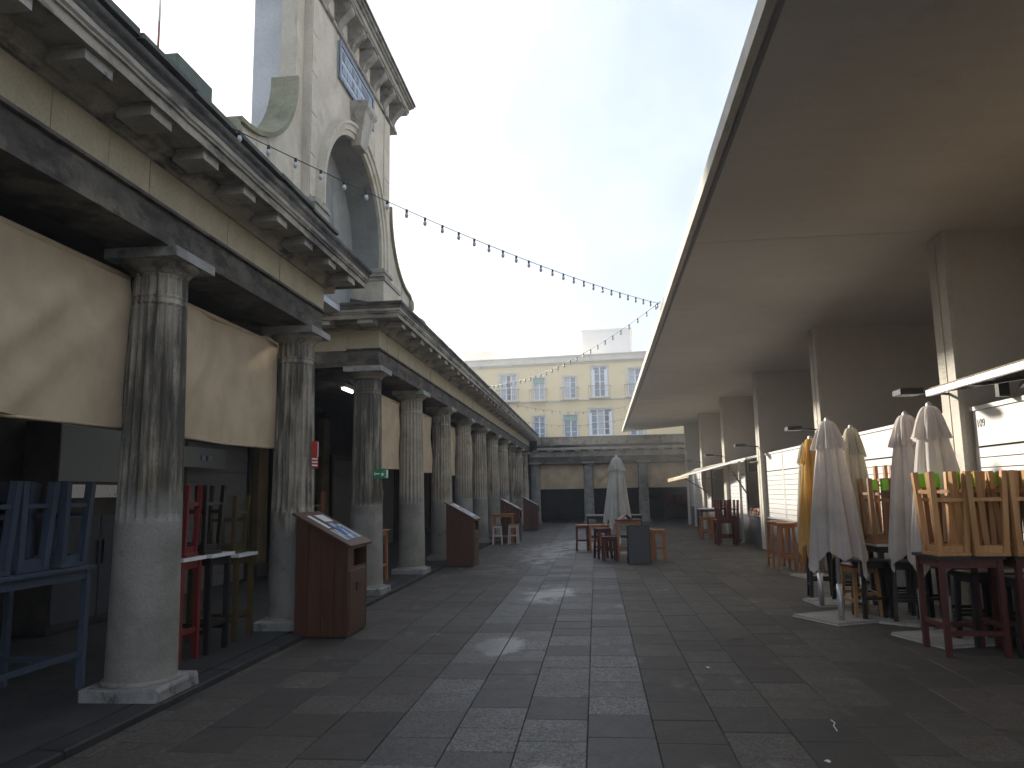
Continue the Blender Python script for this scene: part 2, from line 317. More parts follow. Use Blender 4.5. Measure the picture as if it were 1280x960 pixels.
# ------------------------------------------------------------------ mesh helpers
class MB:
    def __init__(s): s.v = []; s.f = []; s.smooth = set()
    def add(s, vs, fs, smooth=False):
        o = len(s.v); s.v += [tuple(v) for v in vs]
        for f in fs:
            if smooth: s.smooth.add(len(s.f))
            s.f.append(tuple(i+o for i in f))
        return s
    def box(s, x0, x1, y0, y1, z0, z1):
        vs = [(x0, y0, z0), (x1, y0, z0), (x1, y1, z0), (x0, y1, z0), (x0, y0, z1), (x1, y0, z1), (x1, y1, z1), (x0, y1, z1)]
        return s.add(vs, [(3, 2, 1, 0), (4, 5, 6, 7), (0, 1, 5, 4), (1, 2, 6, 5), (2, 3, 7, 6), (3, 0, 4, 7)])
    def cbox(s, x0, x1, y0, y1, z0, z1, c=0.004):
        # box with chamfered top and vertical edges
        def ring(d, z): return [(x0+d, y0, z), (x1-d, y0, z), (x1, y0+d, z), (x1, y1-d, z), (x1-d, y1, z), (x0+d, y1, z), (x0, y1-d, z), (x0, y0+d, z)]
        a = ring(c, z0); b = ring(c, z1-c)
        t = [(min(max(p[0], x0+c), x1-c), min(max(p[1], y0+c), y1-c), z1) for p in b]
        vs = a+b+t; n = 8
        fs = [tuple(range(7, -1, -1)), tuple(16+i for i in range(8))]
        for i in range(n):
            j = (i+1) % n
            fs.append((i, j, 8+j, 8+i)); fs.append((8+i, 8+j, 16+j, 16+i))
        return s.add(vs, fs)
    def bar(s, p, q, w, d=None, up=(0, 0, 1)):
        p = Vector(p); q = Vector(q); d = w if d is None else d
        ax = (q-p).normalized(); u = Vector(up)
        if abs(ax.dot(u)) > 0.98: u = Vector((0, 1, 0))
        a = ax.cross(u).normalized(); b = a.cross(ax).normalized()
        vs = []
        for e in (p, q):
            for sa, sb in ((-1, -1), (1, -1), (1, 1), (-1, 1)): vs.append(e+a*sa*w/2+b*sb*d/2)
        return s.add(vs, [(3, 2, 1, 0), (4, 5, 6, 7), (0, 1, 5, 4), (1, 2, 6, 5), (2, 3, 7, 6), (3, 0, 4, 7)])
    def tube(s, pts, r, n=8, caps=True):
        pts = [Vector(p) for p in pts]; rings = []
        for i, p in enumerate(pts):
            ax = (pts[min(i+1, len(pts)-1)]-pts[max(i-1, 0)]).normalized()
            u = Vector((0, 0, 1)) if abs(ax.z) < 0.95 else Vector((0, 1, 0))
            a = ax.cross(u).normalized(); b = a.cross(ax)
            rr = r[i] if isinstance(r, (list, tuple)) else r
            rings.append([p+(a*math.cos(2*PI*k/n)+b*math.sin(2*PI*k/n))*rr for k in range(n)])
        vs = [v for g in rings for v in g]; fs = []
        for i in range(len(pts)-1):
            for k in range(n):
                k2 = (k+1) % n; fs.append((i*n+k, i*n+k2, (i+1)*n+k2, (i+1)*n+k))
        s.add(vs, fs, True)
        if caps:
            s.add(rings[0], [tuple(range(n))]); s.add(rings[-1], [tuple(range(n-1, -1, -1))])
        return s
    def lathe(s, prof, n=16, c=(0, 0), smooth=True):
        vs = []; fs = []
        for r, z in prof:
            for k in range(n): vs.append((c[0]+r*math.cos(2*PI*k/n), c[1]+r*math.sin(2*PI*k/n), z))
        for i in range(len(prof)-1):
            for k in range(n):
                k2 = (k+1) % n; fs.append((i*n+k, i*n+k2, (i+1)*n+k2, (i+1)*n+k))
        s.add(vs, fs, smooth)
        s.add(vs[:n], [tuple(range(n-1, -1, -1))]); s.add(vs[-n:], [tuple(range(n))])
        return s
    def prism(s, poly, axis, a, b):
        # extrude a 2-D polygon along an axis; poly given in the other two coordinates (cyclic order x,y,z)
        n = len(poly)
        def P(p, t): return {'x': (t, p[0], p[1]), 'y': (p[0], t, p[1]), 'z': (p[0], p[1], t)}[axis]
        vs = [P(p, a) for p in poly]+[P(p, b) for p in poly]
        fs = [tuple(range(n-1, -1, -1)), tuple(range(n, 2*n))]
        for i in range(n): j = (i+1) % n; fs.append((i, j, n+j, n+i))
        return s.add(vs, fs)
    def strip(s, profA, profB, closed=False):
        n = len(profA); m_ = n if closed else n-1
        return s.add(list(profA)+list(profB), [(i, (i+1) % n, n+(i+1) % n, n+i) for i in range(m_)])
    def mesh(s, name):
        me = bpy.data.meshes.new(name); me.from_pydata(s.v, [], s.f)
        if s.smooth:
            me.polygons.foreach_set('use_smooth', [i in s.smooth for i in range(len(s.f))])
        bm = bmesh.new(); bm.from_mesh(me)
        bmesh.ops.remove_doubles(bm, verts=bm.verts, dist=1e-5)
        bmesh.ops.recalc_face_normals(bm, faces=bm.faces); bm.to_mesh(me); bm.free()
        me.update(); return me
def link(name, me, mat, parent=None, loc=(0, 0, 0), rot=(0, 0, 0), scale=(1, 1, 1)):
    if mat is not None and not me.materials: me.materials.append(mat)
    o = bpy.data.objects.new(name, me); C.objects.link(o)
    o.location = loc; o.rotation_euler = rot; o.scale = scale
    if parent: o.parent = parent
    return o
def part(name, mb, mat, parent=None, loc=(0, 0, 0), rot=(0, 0, 0)):
    return link(name, mb.mesh(name), M[mat] if isinstance(mat, str) else mat, parent, loc, rot)
def tag(o, label, cat, group=None):
    o['label'] = label; o['category'] = cat
    if group: o['group'] = group
    return o
def thing(name, label, cat, loc=(0, 0, 0), rot=(0, 0, 0), group=None):
    o = bpy.data.objects.new(name, None); C.objects.link(o); o.empty_display_size = 0.1
    o.location = loc; o.rotation_euler = rot
    return tag(o, label, cat, group)
def structure(o): o['kind'] = 'structure'; return o
def copy_tree(root, loc, rot, label, group=None):
    r = root.copy(); C.objects.link(r); r.location = loc; r.rotation_euler = rot
    r['label'] = label
    if group: r['group'] = group
    def rec(a, b):
        for ch in a.children:
            c = ch.copy(); C.objects.link(c); c.parent = b; rec(ch, c)
    rec(root, r)
    return r
rnd = random.Random(7)
ORD = ['first', 'second', 'third', 'fourth', 'fifth', 'sixth', 'seventh', 'eighth', 'ninth', 'tenth', 'eleventh', 'twelfth', 'thirteenth']

# ================================================================== SETTING
# ---- ground and paving
structure(link('ground', MB().add([(-250, -200, -0.05), (250, -200, -0.05), (250, 300, -0.05), (-250, 300, -0.05)], [(0, 1, 2, 3)]).mesh('ground'), M['ground']))
KERB_X = -3.36
street = structure(part('street', MB().add([(KERB_X-0.2, -3, -0.012), (9, -3, -0.012), (9, 50, -0.012), (KERB_X-0.2, 50, -0.012)], [(0, 1, 2, 3)]), 'joint'))
def build_paving():
    W = 0.447; rr = random.Random(3); slabs = []
    k0 = int(math.floor((KERB_X+0.108)/W))
    for k in range(k0, 20):
        x0 = -0.108+k*W; x1 = x0+W
        x0 = max(x0, KERB_X+0.01)
        if x1-x0 < 0.08 or x0 > 8: continue
        y = -2.0-rr.random()*0.6
        while y < 47:
            L = rr.choice((0.50, 0.52, 0.54, 0.60, 0.52, 0.48))
            slabs.append((x0, x1, y, y+L)); y += L
    def key(s):
        cx, cy = (s[0]+s[1])/2, (s[2]+s[3])/2
        if cy < 4.15 or cx > 0.62*cy+0.2 or cx < -0.82*cy or cx > 4.3: return 1e6+cy*cy+cx*cx
        return cy
    slabs.sort(key=key)
    meshes = []
    for i in range(10):
        meshes.append(None)
    cache = {}
    for s in slabs[:300]:
        w, L = round(s[1]-s[0], 3), round(s[3]-s[2], 3)
        mid = -1.5 < (s[0]+s[1])/2 < 0.36
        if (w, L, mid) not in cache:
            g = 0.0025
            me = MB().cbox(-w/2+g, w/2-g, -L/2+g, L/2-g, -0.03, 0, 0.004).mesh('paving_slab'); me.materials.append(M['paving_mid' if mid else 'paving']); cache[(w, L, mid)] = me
        link('paving_slab', cache[(w, L, mid)], None, street, ((s[0]+s[1])/2, (s[2]+s[3])/2, rr.uniform(-0.002, 0.0015)), (rr.uniform(-.0035, .0035), rr.uniform(-.0035, .0035), 0))
    mbs = {True: MB(), False: MB()}; g = 0.0025
    for s in slabs[300:]:
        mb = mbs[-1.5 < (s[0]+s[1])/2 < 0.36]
        z = rr.uniform(-0.002, 0.0015); t = rr.uniform(-.001, .001); u = rr.uniform(-.001, .001)
        x0, x1, y0, y1 = s[0]+g, s[1]-g, s[2]+g, s[3]-g
        mb.add([(x0, y0, z+t+u), (x1, y0, z-t+u), (x1, y1, z-t-u), (x0, y1, z+t-u), (x0-.002, y0-.002, -.011), (x1+.002, y0-.002, -.011), (x1+.002, y1+.002, -.011), (x0-.002, y1+.002, -.011)],
               [(0, 1, 2, 3), (4, 5, 1, 0), (5, 6, 2, 1), (6, 7, 3, 2), (7, 4, 0, 3)])
    for md in (True, False):
        o = part('far_paving', mbs[md], 'paving_mid' if md else 'paving', street); o['kind'] = 'stuff'
build_paving()
PZ = 0.05
pf = structure(part('portico_floor', MB().box(-7.0, KERB_X-0.22, -3, 46, -0.04, PZ), 'portico_floor'))
mbk = MB(); y = -3.0; kerb = structure(part('kerb', MB().box(KERB_X-0.215, KERB_X-0.01, -3, 46, -0.04, 0.03), 'kerb'))
i = 0
kcache = {}
while y < 46:
    L = 1.1
    if L not in kcache:
        me = MB().cbox(-0.105, 0.105, 0.004, L-0.004, -0.03, PZ, 0.012).mesh('kerb_stone'); me.materials.append(M['kerb']); kcache[L] = me
    link('kerb_stone', kcache[L], None, kerb, (KERB_X-0.108, y, rnd.uniform(-.003, .002)))
    y += L

# ================================================================== LEFT ARCADES
COL_X, COL_Y0, COL_S = -3.72, 6.08, 3.06
AB_T = 3.69
def fluted_column_mesh():
    n = 20; sub = 4; N = n*sub; rings = []
    zs = [0.0, 0.02, 0.6, 1.26, 1.28, 1.33, 1.36, 1.8, 2.3, 2.8, 3.08, 3.10, 3.135, 3.14, 3.16, 3.18, 3.32, 3.345, 3.36]
    vs = []; fs = []
    H = 3.36
    for z in zs:
        t = z/H; r = 0.272-0.052*t**1.25
        if z < 1.27: d = 0
        elif z < 1.34: d = (z-1.26)/0.08*0.028
        else: d = 0.028
        if 3.09 < z < 3.17: d = 0.006; 
        if 3.11 < z < 3.15: r -= 0.008
        if z > 3.33: d = 0.004
        for k in range(N):
            a = 2*PI*k/N; ph = k % sub
            rr = r-d*(0, 0.8, 1.0, 0.8)[ph]
            vs.append((rr*math.cos(a), rr*math.sin(a), z))
    m = len(zs)
    for i in range(m-1):
        for k in range(N):
            k2 = (k+1) % N; fs.append((i*N+k, i*N+k2, (i+1)*N+k2, (i+1)*N+k))
    fs.append(tuple(range(N-1, -1, -1))); fs.append(tuple((m-1)*N+k for k in range(N)))
    return MB().add(vs, fs).mesh('column')
DARKMESH = fluted_column_mesh(); DARKMESH.materials.append(M['column_dark'])
PALEMESH = fluted_column_mesh(); PALEMESH.materials.append(M['plinth'])
COLMESH = fluted_column_mesh(); COLMESH.materials.append(M['column'])
CAPMESH = MB().lathe([(0.218, 0.0), (0.232, 0.01), (0.226, 0.022), (0.24, 0.034), (0.236, 0.046), (0.262, 0.075), (0.292, 0.115), (0.308, 0.15), (0.312, 0.178), (0.304, 0.19)], 32).mesh('capital'); CAPMESH.materials.append(M['capital'])
ABMESH = MB().cbox(-0.325, 0.325, -0.325, 0.325, 0.0, 0.088, 0.008).mesh('abacus'); ABMESH.materials.append(M['abacus'])
def plinth_mesh(seed):
    rr = random.Random(seed)
    m = MB().cbox(-0.33, 0.33, -0.33, 0.33, 0.0, 0.105, 0.02).mesh('plinth')
    for v in m.vertices:
        v.co.x += rr.uniform(-.012, .004)*(1 if v.co.x > 0 else -1); v.co.y += rr.uniform(-.012, .004)*(1 if v.co.y > 0 else -1)
        if v.co.z > 0.05: v.co.z += rr.uniform(-.015, .004)
    m.materials.append(M['plinth']); return m
PLM = [plinth_mesh(s) for s in range(3)]
RINGM = MB().lathe([(0.30, 0.0), (0.305, 0.012), (0.29, 0.03), (0.275, 0.035)], 28).mesh('base_ring'); RINGM.materials.append(M['column'])
def column(parent, x, y, zf=PZ, sc=1.0, px=(0, 0, 0), me=None):
    c = link('column', me or COLMESH, None, parent, (x-px[0], y-px[1], zf+0.10-px[2]), (0, 0, rnd.choice((0, 1, 2, 3))*PI/2+0.16), (1, 1, sc))
    link('plinth', rnd.choice(PLM), None, c, (0, 0, -0.10/sc), (0, 0, -c.rotation_euler.z))
    link('base_ring', RINGM, None, c, (0, 0, -0.003))
    link('capital', CAPMESH, None, c, (0, 0, 3.352), (0, 0, 0), (1, 1, 0.5+0.5/sc) if False else (1, 1, 1))
    link('abacus', ABMESH, None, c, (0, 0, 3.452), (0, 0, -c.rotation_euler.z))
    return c
# column stack: 0.15 + 3.36 + 0.18 -> abacus top at 3.69
CAPMESH.transform(Matrix.Scale(0.105/0.19, 4, (0, 0, 1)))

FX = -3.45            # frieze plane
def cornice_profile():
    # (outward from frieze plane, z)
    return [(0.0, 4.285), (0.03, 4.29), (0.035, 4.305), (0.07, 4.33), (0.13, 4.36), (0.15, 4.375), (0.15, 4.405), (0.40, 4.41), (0.405, 4.385), (0.425, 4.385), (0.425, 4.455), (0.445, 4.46), (0.445, 4.475), (0.46, 4.49), (0.46, 4.53)]
def cyma_profile():
    return [(0.46, 4.53), (0.465, 4.545), (0.468, 4.575), (0.49, 4.60), (0.495, 4.615), (0.495, 4.64), (0.475, 4.645), (0.0, 4.66)]
def sweep_L(prof, y_start, y_end, ret=None, ret_len=2.2):
    """profile swept along Y on the street side; ret='start'/'end' wraps a mitred return into the portico"""
    mb = MB()
    def at(y, sgn_corner):   # points along street face
        return [(FX+p, y+(sgn_corner*p), z) for p, z in prof]
    a = at(y_start, -1 if ret == 'start' else 0); b = at(y_end, 1 if ret == 'end' else 0)
    rj = random.Random(int(y_end*10)); st = [a]; yy_ = y_start+0.4
    while yy_ < y_end-0.3:
        j1, j2 = rj.uniform(-.003, .002), rj.uniform(-.002, .0015)
        st.append([(FX+p+(j1 if p > 0.2 else 0)+rj.uniform(-.002, .001)*(p > 0.2), yy_, z+(j2+rj.uniform(-.0012, .0012) if p > 0.2 else 0)) for p, z in prof]); yy_ += rj.uniform(0.16, 0.4)
    st.append(b)
    for a_, b_ in zip(st[:-1], st[1:]): mb.strip(a_, b_)
    if ret == 'start':
        c = [(FX-ret_len, y_start-p, z) for p, z in prof]; mb.strip(c, a)
        mb.add(b, [tuple(range(len(b)))])
    elif ret == 'end':
        c = [(FX-ret_len, y_end+p, z) for p, z in prof]; mb.strip(b, c)
        mb.add(a, [tuple(range(len(a)))])
    return mb
def wing(name, label, y0, y1, cols, ret, seed):
    rr = random.Random(seed)
    t = thing(name, label, 'arcade', (COL_X, (y0+y1)/2, PZ))
    ox, oy, oz = t.location
    def P(nm, mb, mat, parent=None):
        o = part(nm, mb, mat, t if parent is None else parent)
        if parent is None: o.location = (-ox, -oy, -oz)
        return o
    for cy in cols: column(t, COL_X, cy, PZ, 1.0, (ox, oy, oz), DARKMESH if abs(cy-COL_Y0) < 0.1 or abs(cy-COL_Y0-2*COL_S) < 0.1 else None)
    # architrave beams, one per bay, slightly uneven
    ys = [y0]+[c for c in cols if y0+0.3 < c < y1-0.3]+[y1]
    for a, b in zip(ys[:-1], ys[1:]):
        d = rr.uniform(0, 0.008)
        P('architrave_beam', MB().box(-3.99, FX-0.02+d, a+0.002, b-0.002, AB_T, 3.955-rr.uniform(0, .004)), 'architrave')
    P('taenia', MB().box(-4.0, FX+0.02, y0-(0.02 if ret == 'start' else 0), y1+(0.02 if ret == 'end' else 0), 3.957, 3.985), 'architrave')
    # frieze blocks with open joints
    y = y0
    while y < y1-0.01:
        L = min(rr.uniform(0.5, 0.95), y1-y)
        if y1-y-L < 0.25: L = y1-y
        d = rr.uniform(-0.004, 0.004)
        P('frieze_block', MB().box(-3.98, FX+d, y+0.004, y+L-0.004, 3.987, 4.298), 'frieze'); y += L
    P('frieze_core', MB().box(-3.96, FX-0.03, y0+0.03, y1-0.03, 3.987, 4.30), 'kerb')
    # return faces of the entablature at the passage
    if ret:
        ye = y0 if ret == 'start' else y1
        s = 1 if ret == 'start' else -1
        ya, yb = sorted((ye, ye+s*0.5))
        P('return_beam', MB().box(-6.8, -3.995, ya, yb, AB_T, 3.955), 'architrave')
        P('return_frieze', MB().box(-6.8, -3.985, ya+.003, yb-.003, 3.958, 4.298), 'frieze')
    cor = P('cornice', sweep_L(cornice_profile(), y0, y1, ret), 'cornice')
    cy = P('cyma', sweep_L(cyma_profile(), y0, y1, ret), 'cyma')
    # mutules
    mm = MB().box(0.12, 0.385, -0.13, 0.13, 0.0, 0.068).box(0.115, 0.397, -0.142, 0.142, 0.0685, 0.088).mesh('mutule'); mm.materials.append(M['mutule'])
    y = y0+0.10 if ret == 'start' else y1-0.10
    st = 0.72 if ret == 'start' else -0.72
    k = 0
    while y0-0.01 < y < y1+0.01:
        link('mutule', mm, None, cor, (FX+rr.uniform(-.015, .012), y+rr.uniform(-.015, .015), 4.318+rr.uniform(-.004, .004)), (0, 0, rr.uniform(-.03, .03)), (1, rr.uniform(0.9, 1.05), 1)); y += st
    if ret:
        for q in range(3):
            ye = (y0 if ret == 'start' else y1)
            link('mutule', mm, None, cor, (FX-0.12-0.72*q, ye, 4.318), (0, 0, -PI/2 if ret == 'start' else PI/2))
    # dentil bed mould
    P('roof', MB().add([(FX+0.46, y0, 4.63), (FX+0.46, y1, 4.63), (-5.4, y1, 5.15), (-5.4, y0, 5.15), (-7.2, y0, 4.63), (-7.2, y1, 4.63)], [(0, 1, 2, 3), (3, 2, 5, 4), (0, 3, 4), (1, 5, 2), (0, 4, 5, 1)]), 'rooftop')
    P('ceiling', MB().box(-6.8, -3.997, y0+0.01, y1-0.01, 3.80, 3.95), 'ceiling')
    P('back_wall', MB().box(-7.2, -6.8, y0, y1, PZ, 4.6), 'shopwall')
    return t
NE = COL_Y0+COL_S+0.21          # near wing ends past column 2
FS = COL_Y0+2*COL_S-0.27        # far wing starts before column 3
FEND = 40.6
near_cols = [COL_Y0-COL_S*k for k in (2, 1, 0)]+[COL_Y0+COL_S]
near = wing('arcade_wing', 'nearest stained stone arcade wing with two fluted columns and beige frieze, left edge', -1.6, NE, near_cols, 'end', 1)
far_cols = [COL_Y0+COL_S*k for k in range(2, 12)]
far = wing('arcade_wing', 'long receding stone arcade wing of fluted columns beyond the gateway tower', FS, FEND, far_cols, 'start', 2)
# passage wall and ceiling under the tower
pw = thing('passage_wall', 'dark inner wall with a doorway at the back of the gateway passage', 'wall', (-7, 10.7, PZ))
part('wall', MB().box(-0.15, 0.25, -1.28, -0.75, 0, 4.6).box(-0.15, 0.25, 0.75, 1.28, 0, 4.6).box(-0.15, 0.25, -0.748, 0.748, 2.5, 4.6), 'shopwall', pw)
part('door', MB().box(0.0, 0.08, -0.745, 0.745, 0, 2.497).box(0.081, 0.10, -0.03, 0.03, 0.1, 2.4), 'blackwood', pw)

# dark coping slabs and eaves board above the cornice of the near wing
near_o = near.location
rt = random.Random(8); yy = -1.55
while yy < 8.8:
    L = min(rt.uniform(0.7, 1.1), 8.85-yy); dz = rt.uniform(-.012, .012); dx = rt.uniform(-.012, .012)
    eo = part('eaves_slab', MB().cbox(-3.42, -3.10+dx, yy+0.004, yy+L-0.004, 4.662, 4.80+dz, 0.012), 'cyma', near); eo.location = (-near_o.x, -near_o.y, -near_o.z)
    eo = part('coping_slab', MB().cbox(-3.46, -3.07+dx, yy+0.006, yy+L-0.006, 4.815, 4.87+dz, 0.012), 'rooftop', near); eo.location = (-near_o.x, -near_o.y, -near_o.z)
    yy += L
# roof furniture on the near wing
mg = tag(part('roof_block', MB().cbox(-0.22, 0.22, -0.32, 0.32, -0.1, 0.86, 0.02), 'green_block', None, (-3.85, 6.35, 4.75)), 'green stained square block standing on the near arcade roof', 'roof block')
an = thing('antenna_mast', 'thin red and white banded mast above the near arcade roof', 'mast', (-4.35, 6.85, 5.0))
for q in range(6):
    part('mast_band', MB().tube([(0, 0, 0.3*q), (0, 0, 0.3*q+0.3)], 0.012, 8), 'faded_red' if q % 2 == 0 else 'sign_white', an, (0, 0, 0.0))

# ================================================================== GATEWAY TOWER
def tower():
    t = thing('gateway_tower', 'tall pale stone gateway tower with arched niche, side scrolls and bracketed cornice', 'tower', (-3.9, 10.8, 4.6))
    ox, oy, oz = t.location
    def P(nm, mb, mat, parent=None):
        o = part(nm, mb, mat, t if parent is None else parent)
        if parent is None: o.location = (-ox, -oy, -oz)
        return o
    YC, RA, ZS = 10.68, 1.36, 5.56     # arch centre, radius, springing
    Y0, Y1 = 8.62, 13.02               # wings of the body (plane -3.60)
    F0, F1 = 8.86, 12.66               # main face (plane -3.50)
    ZT = 8.22
    # main face with the arched opening: polygon strips around the arch
    mb = MB(); n = 28
    arc = [(YC+RA*math.cos(PI-PI*k/n), ZS+RA*math.sin(PI-PI*k/n)) for k in range(n+1)]
    inner = [(YC-RA, 5.22)]+arc+[(YC+RA, 5.22)]
    def outer(p):
        # radial match on the rectangle
        y, z = p
        if z <= ZS: return (F0 if y < YC else F1, z)
        dy, dz = y-YC, z-ZS
        a = math.atan2(dz, dy)
        ty = (F1-YC)/abs(math.cos(a)) if dy > 0 else ((YC-F0)/abs(math.cos(a)) if dy < 0 else 1e9)
        tz = (ZT-ZS)/max(1e-6, math.sin(a))
        tt = min(ty, tz); return (YC+tt*math.cos(a), ZS+tt*math.sin(a))
    out = [outer(p) for p in inner]
    X = -3.50
    mb.strip([(X, *p) for p in inner], [(X, *p) for p in out])
    # corner fill triangles
    for i in range(len(out)-1):
        a, b = out[i], out[i+1]
        if abs(a[0]-b[0]) > 1e-4 and abs(a[1]-b[1]) > 1e-4:
            cnr = (F0 if a[0] < YC else F1, ZT)
            mb.add([(X, *a), (X, *b), (X, *cnr)], [(0, 1, 2)])
    # sides of the face slab
    mb.add([(X, F0, 5.22), (X, F0, ZT), (-3.9, F0, ZT), (-3.9, F0, 5.22)], [(0, 1, 2, 3)])
    mb.add([(X, F1, 5.22), (X, F1, ZT), (-3.9, F1, ZT), (-3.9, F1, 5.22)], [(0, 1, 2, 3)])
    mb.add([(X, F0, ZT), (X, F1, ZT), (-3.9, F1, ZT), (-3.9, F0, ZT)], [(0, 1, 2, 3)])
    P('face_wall', mb, 'tower')
    # niche: reveal and back wall
    D = 0.46
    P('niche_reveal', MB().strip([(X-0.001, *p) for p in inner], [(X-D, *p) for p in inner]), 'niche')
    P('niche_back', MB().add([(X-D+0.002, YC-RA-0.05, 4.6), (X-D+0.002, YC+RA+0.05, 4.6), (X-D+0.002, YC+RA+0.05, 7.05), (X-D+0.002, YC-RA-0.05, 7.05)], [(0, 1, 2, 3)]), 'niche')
    # archivolt (moulded ring)
    prof = [(0.0, 0.0), (0.0, 0.05), (0.07, 0.06), (0.075, 0.085), (0.15, 0.09), (0.16, 0.12), (0.20, 0.12), (0.215, 0.0)]
    ringpts = []
    path = [(YC-RA, 5.36, -1, 0)]+[(YC+RA*math.cos(PI-PI*k/n), ZS+RA*math.sin(PI-PI*k/n), math.cos(PI-PI*k/n), math.sin(PI-PI*k/n)) for k in range(n+1)]+[(YC+RA, 5.36, 1, 0)]
    for (y, z, cy, cz) in path: ringpts.append([(X+h, y+cy*r, z+cz*r) for r, h in prof])
    am = MB()
    for a, b in zip(ringpts[:-1], ringpts[1:]): am.strip(a, b)
    am.add(ringpts[0], [tuple(range(len(prof)))]); am.add(ringpts[-1], [tuple(range(len(prof)))])
    P('archivolt', am, 'tower')
    for s in (-1, 1):
        ya, yb = sorted((YC+s*(RA-0.03), YC+s*(RA+0.46)))
        P('impost', MB().box(-3.9, -3.41, ya, yb, 5.222, 5.28).box(-3.9, -3.385, ya-.02, yb+.02, 5.281, 5.325).box(-3.9, -3.40, ya-.005, yb+.005, 5.326, 5.355), 'mutule')
    # keystone: tapering scroll block
    km = MB()
    ks = [(6.83, -3.36, 0.15), (7.15, -3.31, 0.19), (7.34, -3.27, 0.22), (7.40, -3.22, 0.25), (7.47, -3.21, 0.255), (7.50, -3.24, 0.25)]
    ra = [[(x, YC-w, z), (x, YC+w, z), (X, YC+w, z), (X, YC-w, z)] for z, x, w in ks]
    for a, b in zip(ra[:-1], ra[1:]): km.strip(a, b, True)
    km.add(ra[0], [(0, 1, 2, 3)]); km.add(ra[-1], [(0, 1, 2, 3)])
    P('keystone', km, 'mutule')
    # body behind, with wings
    P('wing_pier', MB().box(-3.81, -3.60, Y0, F0+0.002, 4.5, ZT), 'tower'); P('wing_pier', MB().box(-3.81, -3.60, F1-0.002, Y1, 4.5, ZT), 'tower')
    P('core', MB().box(-4.24, -3.965, Y0+0.14, Y1-0.14, 4.5, 8.95).box(-3.964, -3.815, Y0+0.14, F0+0.3, 4.5, 8.95).box(-3.964, -3.815, F1-0.3, Y1-0.14, 4.5, 8.95), 'whiteplaster')
    # stone courses on the wings and face: thin proud panels around the inscription
    # pedestals under the piers
    for (a, b) in ((8.5, YC-RA+0.02), (YC+RA+0.03, 13.10)):
        P('pedestal', MB().cbox(-4.3, -3.42, a, b, 4.655, 5.16, 0.01), 'tower')
        P('pedestal_cap', MB().box(-4.3, -3.40, a-.015, b+.015, 5.161, 5.219), 'mutule')
    # side scrolls: concave swept walls with thick mossy coping
    for s, yb, name in ((-1, Y0, 'near'), (1, Y1, 'far')):
        pts = []
        N = 14
        for k in range(N+1):
            a = (PI/2)*k/N
            # quarter ellipse concave to the outside
            yy = yb+s*(1.48-1.48*math.sin(a)); zz = 5.50+1.33*(1-math.cos(a))
            pts.append((yy, zz))
        pts = [(yb+s*1.58, 5.42)]+pts
        poly = [(yb, 4.62)]+[(yb+s*1.58, 4.62)]+pts
        P('scroll_wall', MB().prism(poly, 'x', -3.86, -3.60), 'tower')
        cm = MB()
        for (p, q) in zip(pts[:-1], pts[1:]):
            pass
        th = 0.055
        outp = []
        for i_, p in enumerate(pts):
            a = pts[max(0, i_-1)]; b = pts[min(len(pts)-1, i_+1)]
            d = Vector((b[0]-a[0], b[1]-a[1])).normalized(); nn = Vector((-d.y, d.x))
            if nn.x*s < 0: nn = -nn
            outp.append((p[0]+nn.x*th, p[1]+nn.y*th))
        ring = pts+outp[::-1]
        P('scroll_coping', MB().prism(ring, 'x', -3.90, -3.55), 'moss')
        P('scroll_roll', MB().tube([(-3.91, yb+s*1.60, 5.36), (-3.54, yb+s*1.60, 5.36)], 0.11, 16), 'moss')
    # inscription panel of tiles
    fr = P('inscription_panel', MB().box(-3.5+0.001, -3.47, 9.86, 11.52, 7.56, 8.12), 'tile_pale')
    part('panel_border', MB().box(-3.469, -3.455, 9.84, 11.54, 8.07, 8.14).box(-3.469, -3.455, 9.84, 11.54, 7.54, 7.60).box(-3.469, -3.455, 9.84, 9.90, 7.601, 8.069).box(-3.469, -3.455, 11.48, 11.54, 7.601, 8.069), 'tile_blue', fr)
    part('letter_band', MB().box(-3.469, -3.463, 9.98, 11.40, 7.89, 8.02), 'print_tile', fr)
    part('letter_band', MB().box(-3.469, -3.463, 9.98, 11.40, 7.68, 7.81), 'print_tile', fr)
    # entablature: astragal, frieze with consoles, corona
    P('astragal', MB().box(-4.3, -3.46, Y0-0.02, Y1+0.02, ZT+.001, ZT+0.05).box(-4.3, -3.48, Y0-.01, Y1+.01, ZT+0.051, ZT+0.08), 'tower_dark')
    P('tower_frieze', MB().box(-4.3, -3.56, Y0, Y1, ZT+0.081, 8.72), 'tower')
    # console bracket
    sp = [(0, 0), (0.05, -0.0), (0.075, 0.06), (0.07, 0.13), (0.10, 0.20), (0.17, 0.28), (0.235, 0.34), (0.255, 0.40), (0.24, 0.45), (0, 0.45)]
    cm = MB()
    cm.add([(x, -0.085, z) for x, z in sp]+[(x, 0.085, z) for x, z in sp], [tuple(range(len(sp))), tuple(range(2*len(sp)-1, len(sp)-1, -1))]+[(i_, (i_+1) % len(sp), len(sp)+(i_+1) % len(sp), len(sp)+i_) for i_ in range(len(sp))])
    cm.box(0.02, 0.265, -0.10, 0.10, 0.451, 0.475)
    cm.tube([(0.20, -0.10, 0.385), (0.20, 0.10, 0.385)], 0.055, 10); cm.tube([(0.055, -0.095, 0.07), (0.055, 0.095, 0.07)], 0.035, 8)
    cmesh = cm.mesh('console'); cmesh.materials.append(M['tower_dark'])
    ny = 8
